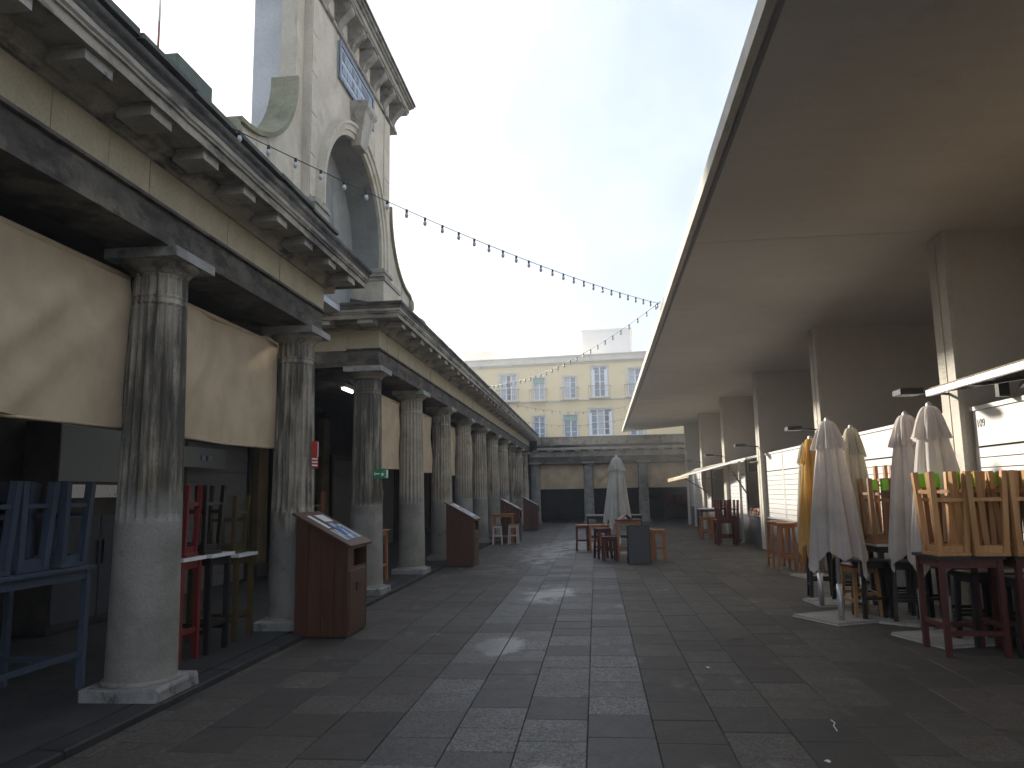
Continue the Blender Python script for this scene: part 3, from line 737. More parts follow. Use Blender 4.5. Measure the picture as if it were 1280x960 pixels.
    for k in range(ny):
        y = Y0+0.14+(Y1-Y0-0.28)*k/(ny-1)
        link('console', cmesh, None, t, (-3.56-ox, y-oy, 8.245-oz))
        if k < ny-1:
            ym = y+(Y1-Y0-0.28)/(ny-1)/2
            P('rosette_panel', MB().box(-3.559, -3.53, ym-0.13, ym+0.13, 8.38, 8.64).lathe([(0.01, 0), (0.012, .01)], 6), 'tower')
    for k in range(2):
        link('console', cmesh, None, t, (-3.74-0.35*k-ox, Y0-oy, 8.245-oz), (0, 0, -PI/2))
        link('console', cmesh, None, t, (-3.74-0.35*k-ox, Y1-oy, 8.245-oz), (0, 0, PI/2))
    for (p, za, zb, mt) in ((0.275, 8.721, 8.775, 'tower_dark'), (0.30, 8.776, 8.86, 'mutule'), (0.335, 8.861, 8.90, 'tower_dark'), (0.375, 8.901, 8.945, 'tower_dark'), (0.40, 8.946, 8.985, 'cyma'), (0.36, 8.986, 9.03, 'rooftop')):
        P('corona_moulding', MB().box(-4.30, -3.60+p, Y0-p, Y1+p, za, zb), mt)
    # fine joints of the stone facing: recessed thin dark courses are real grooves between proud facing slabs
    for (a, b) in ((F0+0.02, YC-RA-0.24), (YC+RA+0.24, F1-0.02)):
        z = 5.40
        while z < ZT-0.05:
            h = min(0.56, ZT-0.01-z)
            if b-a > 0.1: P('facing_stone', MB().cbox(-3.499, -3.488, a, b, z+0.005, z+h-0.005, 0.003), 'tower')
            z += 0.56
    return t
tower()
# pedestal ball beyond the tower
bl = tag(part('parapet_ball', MB().lathe([(0.17, 0.0), (0.17, 0.05), (0.10, 0.07), (0.09, 0.12), (0.15, 0.16), (0.19, 0.24), (0.20, 0.32), (0.17, 0.42), (0.10, 0.49), (0.02, 0.52)], 18), 'tower_dark', None, (-3.52, 14.9, 4.66)), 'small round grey stone ball on the arcade cornice beyond the tower', 'finial')

# ================================================================== BLINDS BETWEEN COLUMNS
def blind_mesh(w, h, seed, fold=0.045):
    rr = random.Random(seed); nx, nz = 26, 18; vs = []; fs = []
    waves = [(rr.uniform(2, 9), rr.uniform(-4, 4), rr.uniform(0, 6.28), rr.uniform(0.3, 1)) for _ in range(4)]
    sx = rr.uniform(0.2, 0.8)
    for j in range(nz+1):
        v = j/nz
        for i in range(nx+1):
            u = i/nx
            d = sum(a*math.sin(f*u*3+g*v*2+p) for f, g, p, a in waves)*fold*0.5*(0.3+0.7*math.sin(PI*min(1, v*1.05)))
            # draped diagonal fold hanging from an upper corner
            q = (u-sx)+0.6*(v-0.1); d += 0.10*math.exp(-(q/0.07)**2)*min(1, v*2)*(1-v*0.3)+0.06*math.exp(-((q-0.22)/0.06)**2)*min(1, v*2)
            sag = 0.02*math.sin(PI*u)*v
            vs.append((d, u*w, -v*h-sag))
    for j in range(nz):
        for i in range(nx): a = j*(nx+1)+i; fs.append((a, a+1, a+nx+2, a+nx+1))
    return MB().add(vs, fs, True)
def blind(y0, y1, label, seed, zt=3.47, zb=2.2, x=-3.9):
    t = thing('canvas_blind', label, 'blind', (x, y0, zt), (0, 0, 0), 'beige canvas blinds hung between the columns')
    part('canvas', blind_mesh(y1-y0, zt-zb, seed), 'canvas', t)
    part('roller', MB().tube([(-0.02, 0, 0.0), (-0.02, y1-y0, 0.0)], 0.03, 10), 'canvas', t)
    part('bottom_bar', MB().tube([(0.0, 0.0, -(zt-zb)-0.012), (0.0, (y1-y0)/2, -(zt-zb)-0.034), (0.0, y1-y0, -(zt-zb)-0.012)], 0.013, 6), 'canvas', t)
    return t
cy = lambda k: COL_Y0+COL_S*(k-1)   # column number 1.. along the row
blind(cy(0)+0.2, cy(1)-0.16, 'beige canvas blind left of the nearest column, cut by the photo edge', 11)
blind(cy(1)+0.36, cy(2)-0.18, 'beige canvas blind with soft drape folds between the first and second columns', 12)
for k in range(3, 12):
    blind(cy(k)+0.3, cy(k+1)-0.28, f'beige canvas blind between the {ORD[k-1]} and {ORD[k]} columns of the left row', 20+k, 3.42, 2.12)

# ================================================================== SHOP ITEMS UNDER THE LEFT ARCADE
cab = thing('white_cabinet', 'tall pale grey cabinet against the wall behind the nearest column', 'cabinet', (-6.55, 9.25, PZ))
part('carcass', MB().cbox(-0.22, 0.22, -0.85, 0.85, 0.05, 2.5, 0.01), 'shopwall', cab)
for s in (0, 1): part('door', MB().cbox(0.221, 0.245, -0.83+0.835*s, -0.01+0.835*s, 0.12, 1.35, 0.006).box(0.246, 0.275, -0.06+0.05*s*2, -0.03+0.05*s*2, 0.75, 1.05), 'slate', cab)
part('drawer', MB().cbox(0.221, 0.26, -0.83, 0.83, 1.58, 1.74, 0.006), 'alu', cab)
part('upper_panel', MB().cbox(0.221, 0.235, -0.83, 0.83, 1.78, 2.46, 0.006), 'plastic_white', cab)
part('base', MB().box(-0.2, 0.2, -0.83, 0.83, 0, 0.049), 'black', cab)
sg = thing('shop_sign', 'pale hanging shop sign seen beneath the second blind', 'sign', (-6.5, 12.15, 2.1))
part('board', MB().cbox(-0.03, 0.03, -0.68, 0.68, 0, 0.32, 0.006), 'plastic_white', sg)
part('lettering', MB().box(0.031, 0.034, -0.2, 0.2, 0.12, 0.2), 'print_tile', sg)
part('bracket', MB().box(-0.3, -0.03, -0.6, -0.57, 0.15, 0.18).box(-0.3, -0.03, 0.57, 0.6, 0.15, 0.18), 'black', sg)
# shop-front pilasters and doors along the portico wall
for k, yy in enumerate((4.3, 7.4, 11.3, 14.8, 18.4, 22.0, 26.0, 30.0, 34.0)):
    pw_ = near if yy < 9.3 else far; lo = (-6.79-pw_.location.x, yy-pw_.location.y, 0)
    o = part('wall_pilaster', MB().cbox(0, 0.14, -0.22, 0.22, 0.25, 3.45, 0.01), 'shop_ochre', pw_, lo); part('foot', MB().cbox(0, 0.18, -0.26, 0.26, 0, 0.249, 0.01), 'kerb', o); part('head', MB().box(0, 0.18, -0.26, 0.26, 3.451, 3.6), 'kerb', o)
for k, yy in enumerate((13.1, 16.6, 20.2, 24.0, 28.0, 32.0, 36.6)):
    o = part('shop_front', MB().box(0, 0.1, -1.25, -1.15, 0, 2.6).box(0, 0.1, 1.15, 1.25, 0, 2.6).box(0, 0.1, -1.149, 1.149, 2.5, 2.6), 'blackwood', far, (-6.79-far.location.x, yy-far.location.y, 0))
    part('roller_shutter', MB().box(0.01, 0.04, -1.148, 1.148, 0, 2.499), 'steelgrey', o)
    for q in range(12): part('slat', MB().cbox(0.041, 0.055, -1.14, 1.14, 0.03+q*0.2, 0.21+q*0.2, 0.004), 'steelgrey', o)
lt = thing('ceiling_lamp', 'small lit white tube lamp under the arcade ceiling by the passage', 'lamp', (-4.9, 14.7, 3.72))
part('housing', MB().box(-0.06, 0.06, -0.3, 0.3, 0.0, 0.08), 'whitemetal', lt); part('tube', MB().tube([(0, -0.28, -0.03), (0, 0.28, -0.03)], 0.025, 8), 'lamp_on', lt)

# signs on columns
es = thing('exit_sign', 'small green and white running-man exit sign on the third column', 'sign', (-3.47, cy(3)-0.10, 1.86), (0, 0, R(-58)))
part('plate', MB().box(-0.005, 0.005, -0.14, 0.14, 0, 0.16), 'sign_green', es)
sy = MB()
sy.box(0.0052, 0.0075, -0.10, -0.01, 0.07, 0.09).add([(0.0064, -0.12, 0.08), (0.0064, -0.085, 0.115), (0.0064, -0.085, 0.045)], [(0, 1, 2)])
part('arrow', sy, 'sign_white', es)
rm = MB().box(0.0052, 0.0075, 0.02, 0.055, 0.05, 0.095)
rm.lathe([(0.001, 0), (0.002, 0.001)], 5, (0.006, 0.05))
for p, q in (((0.05, 0.11), (0.075, 0.135)), ((0.03, 0.055), (0.015, 0.02)), ((0.05, 0.055), (0.08, 0.035)), ((0.08, 0.035), (0.085, 0.015)), ((0.055, 0.09), (0.085, 0.08)), ((0.025, 0.09), (0.01, 0.07))):
    rm.bar((0.0064, p[0], p[1]), (0.0064, q[0], q[1]), 0.012, 0.003)
part('running_man', rm, 'sign_white', es)
part('door_symbol', MB().box(0.0052, 0.0075, 0.10, 0.13, 0.015, 0.145), 'sign_white', es)
fs_ = thing('fire_sign', 'narrow red and white sign on the street side of the second column', 'sign', (-3.475, cy(2)+0.03, 1.94), (0, 0, R(-35)))
part('plate', MB().box(-0.004, 0.004, -0.06, 0.06, 0, 0.34), 'sign_red', fs_)
for z in (0.03, 0.07, 0.11): part('white_stripe', MB().box(0.0042, 0.006, -0.05, 0.05, z, z+0.018), 'sign_white', fs_)
part('white_border', MB().box(0.0042, 0.006, -0.058, -0.048, 0.14, 0.33).box(0.0042, 0.006, 0.048, 0.058, 0.14, 0.33), 'sign_white', fs_)

# ================================================================== MENU CABINETS (sloped lecterns)
def lectern(loc, label, seed, rz=0.0):
    t = thing('menu_cabinet', label, 'cabinet', loc, (0, 0, rz), 'sloped mahogany menu cabinets along the kerb')
    w, d, hb, hf = 0.62, 0.74, 1.40, 1.06    # x width (slope direction), y depth, back and front heights
    # side panels as planks
    for s, nm in ((-1, 'side_panel'), (1, 'side_panel')):
        yy = s*d/2
        for q in range(4):
            xa, xb = w*q/4+0.002, w*(q+1)/4-0.002
            za, zb = hb-(hb-hf)*xa/w-0.03, hb-(hb-hf)*xb/w-0.03
            y0, y1 = sorted((yy, yy-s*0.022))
            part('side_plank', MB().prism([(xa, 0.03), (xb, 0.03), (xb, zb), (xa, za)], 'y', y0, y1), 'mahogany', t)
    part('back_panel', MB().box(0.003, 0.025, -d/2+0.023, d/2-0.023, 0.03, hb-0.05), 'mahogany', t)
    # street side: frame with slot opening and door
    fx = w
    part('front_panel', MB().box(fx-0.028, fx-0.006, -d/2+0.023, d/2-0.023, 0.03, 0.78), 'mahogany', t)
    part('front_rail', MB().box(fx-0.028, fx-0.004, -d/2+0.023, d/2-0.023, 0.98, hf-0.035), 'mahogany', t)
    part('front_stile', MB().box(fx-0.028, fx-0.004, -d/2+0.023, -d/2+0.22, 0.781, 0.979), 'mahogany', t)
    part('slot_back', MB().box(fx-0.2, fx-0.18, -d/2+0.023, d/2-0.023, 0.7, 1.02), 'gap', t)
    dr = part('door', MB().cbox(fx-0.0055, fx+0.006, -d/2+0.06, d/2-0.06, 0.08, 0.74, 0.003), 'mahogany', t)
    part('latch', MB().box(fx+0.0065, fx+0.02, -0.08, 0.06, 0.50, 0.60), 'blackwood', dr)
    part('base', MB().box(0.02, w-0.02, -d/2+0.02, d/2-0.02, 0.0, 0.03), 'blackwood', t)
    # sloped lid with overhang
    ang = math.atan2(hb-hf, w); L = math.hypot(w, hb-hf)
    lid = part('lid', MB().cbox(-0.04, L+0.05, -d/2-0.05, d/2+0.05, 0, 0.028, 0.006), 'mahogany', t, (0, 0, hb-0.028), (0, ang, 0))
    for (x0, x1, y0, y1, mt) in ((0.06, 0.22, 0.02, 0.30, 'paper'), (0.06, 0.36, -0.22, -0.12, 'paper'), (0.25, 0.62, -0.02, 0.16, 'print_blue'), (0.30, 0.62, 0.19, 0.33, 'print_mix'), (0.40, 0.64, -0.26, -0.06, 'print_mix')):
        part('menu_sheet', MB().box(x0, x1, y0, y1, 0.0285, 0.031), mt, lid)
    return t
lectern((-3.46, 8.98, 0), 'nearest and largest mahogany menu cabinet with sloped lid, beside the second column', 1)
lectern((-3.34, 17.3, 0), 'mahogany menu cabinet with sloped lid standing between the fourth and sixth columns', 2)
lectern((-3.15, 25.6, 0), 'mahogany menu cabinet behind the pair of white-legged stools', 3)
lectern((-3.10, 32.9, 0), 'farthest small mahogany menu cabinet near the end of the left row', 4)

# ================================================================== STOOLS AND TABLES
def make_stool(name, label, mat, seat_mat, h=0.76, w=0.34, leg=0.042, splay=0.045, group=None, foot=None, loc=(0, 0, 0), rot=(0, 0, 0)):
    t = thing(name, label, 'stool', loc, rot, group)
    a = w/2-0.035; b = a+splay
    part('seat', MB().cbox(-w/2, w/2, -w/2, w/2, h-0.035, h, 0.008), seat_mat, t)
    part('apron', MB().box(-a, a, -a-0.01, -a+0.012, h-0.10, h-0.036).box(-a, a, a-0.012, a+0.01, h-0.10, h-0.036).box(-a-0.01, -a+0.012, -a+.013, a-.013, h-0.10, h-0.036).box(a-0.012, a+0.01, -a+.013, a-.013, h-0.10, h-0.036), mat, t)
    for sx in (-1, 1):
        for sy in (-1, 1):
            l = part('leg', MB().bar((sx*b, sy*b, 0), (sx*a, sy*a, h-0.036), leg), mat, t)
            if foot:
                k = 0.14/(h-0.036); p1 = (sx*(b-(b-a)*k), sy*(b-(b-a)*k), 0.14)
                part('painted_foot', MB().bar((sx*b, sy*b, 0.001), p1, leg+0.03, leg+0.012), foot, l)
    def at(z): return b-(b-a)*z/(h-0.036)
    for sx in (-1, 1):
        r = at(0.19); part('stretcher', MB().bar((sx*r, -r, 0.19), (sx*r, r, 0.19), 0.022, 0.034), mat, t)
        r = at(0.27); part('stretcher', MB().bar((-r, sx*r, 0.27), (r, sx*r, 0.27), 0.022, 0.034), mat, t)
    return t
def make_table(name, label, mat, top_mat, w, d, h, leg=0.05, inset=0.05, loc=(0, 0, 0), rz=0, group=None, edge=None):
    t = thing(name, label, 'table', loc, (0, 0, rz), group)
    tp = part('table_top', MB().cbox(-w/2, w/2, -d/2, d/2, h-0.03, h, 0.005), top_mat, t)
    if edge:
        part('edge_strip', MB().box(-w/2-.006, w/2+.006, -d/2-0.007, -d/2-0.0005, h-0.032, h+0.002).box(w/2+0.0005, w/2+0.007, -d/2, d/2, h-0.032, h+0.002), edge, tp)
    a, b = w/2-inset, d/2-inset
    for sx in (-1, 1):
        for sy in (-1, 1): part('leg', MB().box(sx*a-leg/2, sx*a+leg/2, sy*b-leg/2, sy*b+leg/2, 0, h-0.031), mat, t)
    part('apron', MB().box(-a, a, -b-0.012, -b+0.012, h-0.11, h-0.032).box(-a, a, b-0.012, b+0.012, h-0.11, h-0.032).box(-a-0.012, -a+0.012, -b+0.013, b-0.013, h-0.11, h-0.032).box(a-0.012, a+0.012, -b+0.013, b-0.013, h-0.11, h-0.032), mat, t)
    for s in (-1, 1):
        part('stretcher', MB().bar((-a, s*b, 0.22), (a, s*b, 0.22), 0.025, 0.045), mat, t); part('stretcher', MB().bar((s*a, -b, 0.28), (s*a, b, 0.28), 0.025, 0.045), mat, t)
    return t
INV = PI
def upside(src, x, y, ztop, h, rz, label, group=None):
    return copy_tree(src, (x, y, ztop+h), (INV, 0, rz), label, group)

# --- blue set, left foreground
make_table('bar_table', 'blue painted bar table in the left foreground under upturned blue stools', 'wood_blue', 'wood_blue', 0.80, 1.5, 1.0, 0.05, loc=(-4.70, 5.52, PZ))
bs0 = make_stool('bar_stool', 'blue painted stool upturned on the blue table, closest to the nearest column', 'wood_blue', 'wood_blue', 0.70, 0.34, 0.06, 0.03, 'upturned blue stools', None, (-4.50, 6.03, PZ+1.0+0.70), (INV, 0, 0.05))
for k, (x, y, lb) in enumerate(((-4.52, 5.60, 'second from the column'), (-4.50, 5.17, 'third from the column'), (-4.92, 5.9, 'back row, far'), (-4.92, 5.4, 'back row, near'), (-4.66, 5.83, 'wedged between the first two'), (-4.68, 5.40, 'wedged between the second two'))):
    upside(bs0, x, y, PZ+1.0, 0.70, rnd.uniform(-.12, .12), f'blue painted stool upturned on the blue table, {lb}', 'upturned blue stools')
# --- red, black and yellow bar sets between first and second column
GL = 'upturned stools between the first two columns'
make_table('bar_table', 'red painted bar table with white edge beside the nearest column', 'wood_red', 'wood_white', 0.62, 0.42, 0.98, 0.05, loc=(-4.22, 7.20, PZ), edge='sign_white')
rs0 = make_stool('bar_stool', 'red painted stool upturned on the red bar table', 'wood_red', 'wood_red', 0.70, 0.32, 0.042, 0.03, GL, None, (-4.12, 7.22, PZ+0.98+0.70), (INV, 0, 0.1))
make_table('bar_table', 'black bar table with white edge between the red and yellow ones', 'blackwood', 'wood_white', 0.62, 0.48, 0.98, 0.05, loc=(-4.18, 7.70, PZ), edge='sign_white')
ks0 = make_stool('bar_stool', 'black stool upturned on the black bar table, nearer of two', 'blackwood', 'blackwood', 0.70, 0.32, 0.042, 0.03, GL, None, (-4.08, 7.60, PZ+0.98+0.70), (INV, 0, -0.1))
upside(ks0, -4.30, 7.80, PZ+0.98, 0.70, 0.1, 'black stool upturned on the black bar table, farther of two', GL)
make_table('bar_table', 'yellow painted bar table with white edge before the second column', 'wood_yellow', 'wood_white', 0.62, 0.46, 0.93, 0.05, loc=(-4.22, 8.36, PZ), edge='sign_white')
ys0 = make_stool('bar_stool', 'yellow painted stool upturned on the yellow bar table', 'wood_yellow', 'wood_yellow', 0.64, 0.32, 0.042, 0.03, GL, None, (-4.16, 8.36, PZ+0.93+0.64), (INV, 0, 0.0))
# --- orange set behind the third column
make_table('bar_table', 'orange wooden bar table between the third and fourth columns', 'wood_orange', 'wood_orange', 0.6, 0.7, 0.92, 0.05, loc=(-4.15, 13.75, PZ))
os0 = make_stool('bar_stool', 'orange wooden stool upturned beside the third column', 'wood_orange', 'wood_orange', 0.72, 0.32, 0.042, 0.035, 'upturned orange stools', None, (-4.05, 13.6, PZ+0.92+0.72), (INV, 0, 0.1))
upside(os0, -4.25, 13.95, PZ+0.92, 0.72, -0.1, 'orange wooden stool upturned on the table past the third column, inner one', 'upturned orange stools')
make_table('bar_table', 'orange wooden bar table inside the gateway passage left of the third column', 'wood_orange', 'wood_orange', 0.9, 0.6, 0.92, 0.05, loc=(-5.6, 14.4, PZ))
upside(os0, -5.4, 14.35, PZ+0.92, 0.72, 0.2, 'orange wooden stool upturned inside the passage, right one', 'upturned orange stools')
upside(os0, -5.8, 14.4, PZ+0.92, 0.72, -0.2, 'orange wooden stool upturned inside the passage, left one', 'upturned orange stools')
# --- white stools mid-left
make_table('bar_table', 'thin wooden table above the white-legged stools on the left side', 'wood_orange', 'wood_orange', 0.7, 0.5, 0.93, 0.04, loc=(-3.0, 24.75, 0))
ws0 = make_stool('stool', 'white-legged stool in front of a menu cabinet, left of the pair', 'wood_white', 'wood_brown', 0.62, 0.30, 0.04, 0.03, 'white-legged stools', None, (-3.12, 24.1, 0), (0, 0, 0.1))
copy_tree(ws0, (-2.62, 24.2, 0), (0, 0, -0.1), 'white-legged stool in front of a menu cabinet, right of the pair', 'white-legged stools')

# ================================================================== PARASOLS
def closed_parasol(name, label, mat, loc, h_top, h_hem, r_hem, folds=8, seed=0, twist=0.25, group='closed parasols', finial='alu', plate=None, lean=(0, 0)):
    rr = random.Random(seed)
    t = thing(name, label, 'parasol', loc, (lean[0], lean[1], rr.uniform(0, 6)), group)
    N = folds*18; nz = 24
    def sheet(z_top, z_bot, r0, r1, depth, hemdrop, flare):
        vs = []; fs = []
        amp = [rr.uniform(0.7, 1.25) for _ in range(folds)]; off = [rr.uniform(-.25, .25) for _ in range(folds)]; dro = [rr.uniform(0.15, 1.15) for _ in range(folds)]
        for j in range(nz+1):
            v = j/nz
            rb = r0+(r1-r0)*(v**flare)
            for k in range(N):
                a = 2*PI*k/N; fi = int(k/18) % folds; u = (k % 18)/18.0
                f2 = (fi+1) % folds
                am = amp[fi]*(1-u)+amp[f2]*u
                lobes = abs(math.sin(PI*u))**0.7
                sub = (0.30*math.sin(3*PI*u+off[fi]*6)+0.20*math.sin(7*PI*u+off[fi]*17+2.5*v))*v
                r = rb*(1-depth*min(1, 0.25+v*1.2)*(1-lobes*am)+sub*0.35)
                aa = a+twist*v*0.5+off[fi]*0.5*v*math.sin(PI*u)
                dr = hemdrop*(dro[fi]*(1-abs(2*u-1))**1.3)*v**6
                z = z_top+(z_bot-z_top)*v-dr
                vs.append((r*math.cos(aa), r*math.sin(aa), z))
        for j in range(nz):
            for k in range(N): k2 = (k+1) % N; fs.append((j*N+k, j*N+k2, (j+1)*N+k2, (j+1)*N+k))
        return MB().add(vs, fs, True)
    part('canopy', sheet(h_top-0.06, h_hem+0.16, 0.05, r_hem, 0.52, 0.30, 0.60), mat, t)
    part('vent_cap', sheet(h_top, h_top-0.34, 0.045, r_hem*0.62, 0.35, 0.05, 0.55), mat, t)
    part('pole', MB().tube([(0, 0, 0.02), (0, 0, h_top-0.02)], 0.024, 12), 'alu', t)
    part('finial', MB().lathe([(0.028, h_top-0.02), (0.032, h_top+0.0), (0.026, h_top+0.03), (0.006, h_top+0.05)], 12), finial, t)
    part('foot_sleeve', MB().tube([(0, 0, 0.0), (0, 0, 0.42)], 0.034, 12), 'alu', t)
    part('clamp_knob', MB().tube([(0.03, 0, 0.36), (0.075, 0, 0.36)], 0.016, 8), 'black', t)
    if plate:
        dx, dy, rz, sz = plate
        bp = part('base_plate', MB().box(-sz/2, sz/2, -sz/2, sz/2, -0.028, -0.012), 'fascia', t, (0, 0, 0), (0, 0, rz-t.rotation_euler.z))
        c_, s_ = math.cos(-t.rotation_euler.z), math.sin(-t.rotation_euler.z); bp.location = (c_*dx-s_*dy, s_*dx+c_*dy, 0)
        for q in range(2):
            for p in range(2): part('base_tile', MB().cbox(-sz/2+p*sz/2+.004, p*sz/2-.004, -sz/2+q*sz/2+.004, q*sz/2-.004, -0.0118, 0.006, 0.005), 'base_tile', bp)
    return t
closed_parasol('parasol', 'large grey-beige closed parasol with pointed hem, front of the right group', 'parasol', (2.86, 9.72, 0.03), 2.38, 0.66, 0.345, 6, 1, plate=(0.06, 0.26, 0.45, 0.78))
closed_parasol('parasol', 'cream closed parasol directly behind the large grey-beige one', 'parasol_cream', (3.37, 10.45, 0.03), 2.34, 0.75, 0.25, 7, 2)
closed_parasol('parasol', 'yellow closed parasol left of the large grey-beige one', 'parasol_yellow', (2.98, 10.95, 0.03), 2.24, 0.70, 0.24, 7, 3, plate=(0.3, 0.35, 0.1, 0.7))
closed_parasol('parasol', 'slim cream closed parasol with a yellow knob, farthest of the right group', 'parasol_cream', (3.86, 14.6, 0.03), 2.36, 0.62, 0.24, 7, 4, finial='wood_yellow', plate=(0, 0, 0.2, 0.6))
closed_parasol('parasol', 'grey-beige closed parasol nearest the numbered shutter, right of its pair', 'parasol', (3.61, 8.62, 0.03), 2.42, 0.66, 0.345, 6, 5, plate=(0, 0.05, 0.3, 0.78))
closed_parasol('parasol', 'grey-beige closed parasol of the near pair, left and slightly lower', 'parasol', (3.58, 9.2, 0.03), 2.38, 0.66, 0.33, 6, 6, plate=(0.1, 0.5, 0.85, 0.6))
closed_parasol('parasol', 'white closed parasol standing alone amid the central stools', 'parasol_white', (0.55, 20.0, 0.03), 2.44, 0.74, 0.38, 7, 7, 0.1, plate=(0, 0, 0.2, 0.5))
# ================================================================== RIGHT FURNITURE
GP = 'upturned pine stools on the right tables'
TH = 0.93
make_table('bar_table', 'dark red bar table in the right foreground carrying upturned pine stools', 'wood_darkred', 'blackwood', 0.62, 0.60, TH, 0.05, loc=(3.50, 8.05, 0))
make_table('bar_table', 'dark red bar table at the right photo edge', 'wood_darkred', 'blackwood', 0.62, 0.60, TH, 0.05, loc=(4.16, 8.0, 0))
ps0 = make_stool('bar_stool', 'varnished pine stool upturned on the near right table, front row leftmost', 'wood_pine', 'wood_pine', 0.80, 0.32, 0.05, 0.035, GP, None, (3.34, 7.90, TH+0.80), (INV, 0, 0.06))
for x, y, rz, lb in ((3.68, 7.86, -0.05, 'front row second from left'), (4.02, 7.84, 0.08, 'front row third from left'), (4.35, 7.84, -0.04, 'front row at the photo edge')):
    upside(ps0, x, y, TH, 0.80, rz, 'varnished pine stool upturned on the near right table, '+lb, GP)
for x, y, rz, lb in ((3.52, 7.99, 0.3, 'wedged behind the leftmost'), (3.86, 7.97, -0.25, 'wedged behind the second of the front row'), (4.19, 7.97, 0.25, 'wedged in near the photo edge')):
    upside(ps0, x, y, TH, 0.80, rz, 'pine stool upturned on the near right table, '+lb, GP)
gs0 = make_stool('bar_stool', 'brown stool with green painted feet upturned on the near right table, back row left', 'wood_brown', 'wood_brown', 0.79, 0.32, 0.045, 0.03, GP, 'green', (3.50, 8.19, TH+0.79), (INV, 0, -0.1))
upside(gs0, 3.85, 8.17, TH, 0.79, 0.12, 'brown stool with green painted feet upturned on the near right table, back row middle', GP)
upside(gs0, 3.68, 8.27, TH, 0.79, 0.35, 'brown stool with green painted feet upturned on the near right table, rearmost left', GP)
upside(gs0, 4.04, 8.26, TH, 0.79, -0.3, 'brown stool with green painted feet upturned on the near right table, rearmost right', GP)
upside(gs0, 4.22, 8.17, TH, 0.79, 0.0, 'brown stool with green painted feet upturned on the near right table, back row right', GP)
# black stools under and beside
GB = 'black stools stored under the right tables'
kb0 = make_stool('stool', 'black stool under the dark red table nearest the camera, right side', 'blackwood', 'blackwood', 0.72, 0.34, 0.045, 0.03, GB, None, (3.86, 8.45, 0), (0, 0, 0.1))
for x, y, lb in ((4.2, 8.5, 'black stool under the table at the right photo edge'), (3.98, 9.0, 'black stool against the shutter behind the near pair of parasols'), (4.05, 7.95, 'black stool tucked under the right-edge table in front')):
    copy_tree(kb0, (x, y, 0), (0, 0, rnd.uniform(-.2, .2)), lb, GB)
TB = 0.90
make_table('bar_table', 'grey-topped black bar table between the two parasol clusters', 'blackwood', 'alu', 0.66, 0.62, TB, 0.05, loc=(3.70, 10.25, 0), edge='alu', rz=0.08)
b0 = make_stool('bar_stool', 'brown wooden stool upturned on the grey-topped table, left', 'wood_brown', 'wood_brown', 0.80, 0.32, 0.05, 0.02, GP, None, (3.52, 10.12, TB+0.80), (INV, 0, 0.06))
upside(b0, 3.86, 10.1, TB, 0.80, -0.08, 'brown wooden stool upturned on the grey-topped table, right', GP)
upside(gs0, 3.80, 10.42, TB, 0.79, 0.1, 'brown stool with green painted feet upturned on the grey-topped table', GP)
o0 = make_stool('bar_stool', 'orange stool upturned highest behind the grey-topped table', 'wood_orange', 'wood_orange', 0.98, 0.30, 0.045, 0.0, GP, None, (3.98, 10.95, TB+0.98), (INV, 0, 0.2))
make_table('bar_table', 'black bar table behind the grey-topped one against the shutter', 'blackwood', 'blackwood', 0.6, 0.5, TB, 0.05, loc=(3.98, 10.95, 0))
for x, y, lb in ((3.30, 9.95, 'black stool in front of the grey-topped table, beside the large parasol'), (3.62, 9.72, 'black stool in front of the grey-topped table, right of centre'), (3.45, 11.3, 'black stool behind the yellow parasol, right'), (3.25, 11.9, 'black stool behind the yellow parasol, left'), (3.95, 9.9, 'black stool at the right end of the grey-topped table')):
    copy_tree(kb0, (x, y, 0), (0, 0, rnd.uniform(-.2, .2)), lb, GB)
yl = make_stool('stool', 'pale wooden stool half hidden behind the large grey-beige parasol', 'wood_pine', 'wood_darkred', 0.62, 0.34, 0.04, 0.03, None, None, (3.22, 10.1, 0.032), (0, 0, 0.2))
# orange bar stools farther along
GO = 'orange bar stools along the right shutters'
ob0 = make_stool('bar_stool', 'orange bar stool at the left end of the row by the slim cream parasol', 'wood_orange', 'wood_orange', 0.92, 0.34, 0.042, 0.03, GO, None, (3.72, 16.6, 0), (0, 0, 0.1))
for x, y, lb in ((3.70, 15.75, 'orange bar stool in front of the slim cream parasol'), (4.02, 16.1, 'orange bar stool between two others near the white shutter'), (4.0, 15.2, 'orange bar stool right of the slim cream parasol')):
    copy_tree(ob0, (x, y, 0), (0, 0, rnd.uniform(-.2, .2)), lb, GO)
# dark red sets far right
GD = 'dark red stools by the open stall'
make_table('bar_table', 'dark red bar table beside the open stall post', 'wood_darkred', 'wood_darkred', 0.62, 0.6, 0.72, 0.07, loc=(3.72, 23.1, 0))
make_table('bar_table', 'dark red bar table just beyond the one beside the stall post', 'wood_darkred', 'wood_darkred', 0.62, 0.6, 0.72, 0.07, loc=(3.9, 23.9, 0))
d0 = make_stool('stool', 'dark red stool upturned beside the open stall post', 'wood_darkred', 'wood_darkred', 0.56, 0.32, 0.06, 0.02, GD, None, (3.62, 23.0, 0.72+0.56), (INV, 0, 0.1))
upside(d0, 3.92, 23.1, 0.72, 0.56, 0.2, 'dark red stool upturned next to the stall post, right one', GD)
upside(d0, 3.88, 23.9, 0.72, 0.56, -0.1, 'dark red stool upturned just beyond the stall post', GD)
make_table('bar_table', 'bar table with white top beyond the dark red stools', 'blackwood', 'sign_white', 0.7, 0.9, 0.98, 0.05, loc=(3.72, 26.2, 0), edge='sign_white')
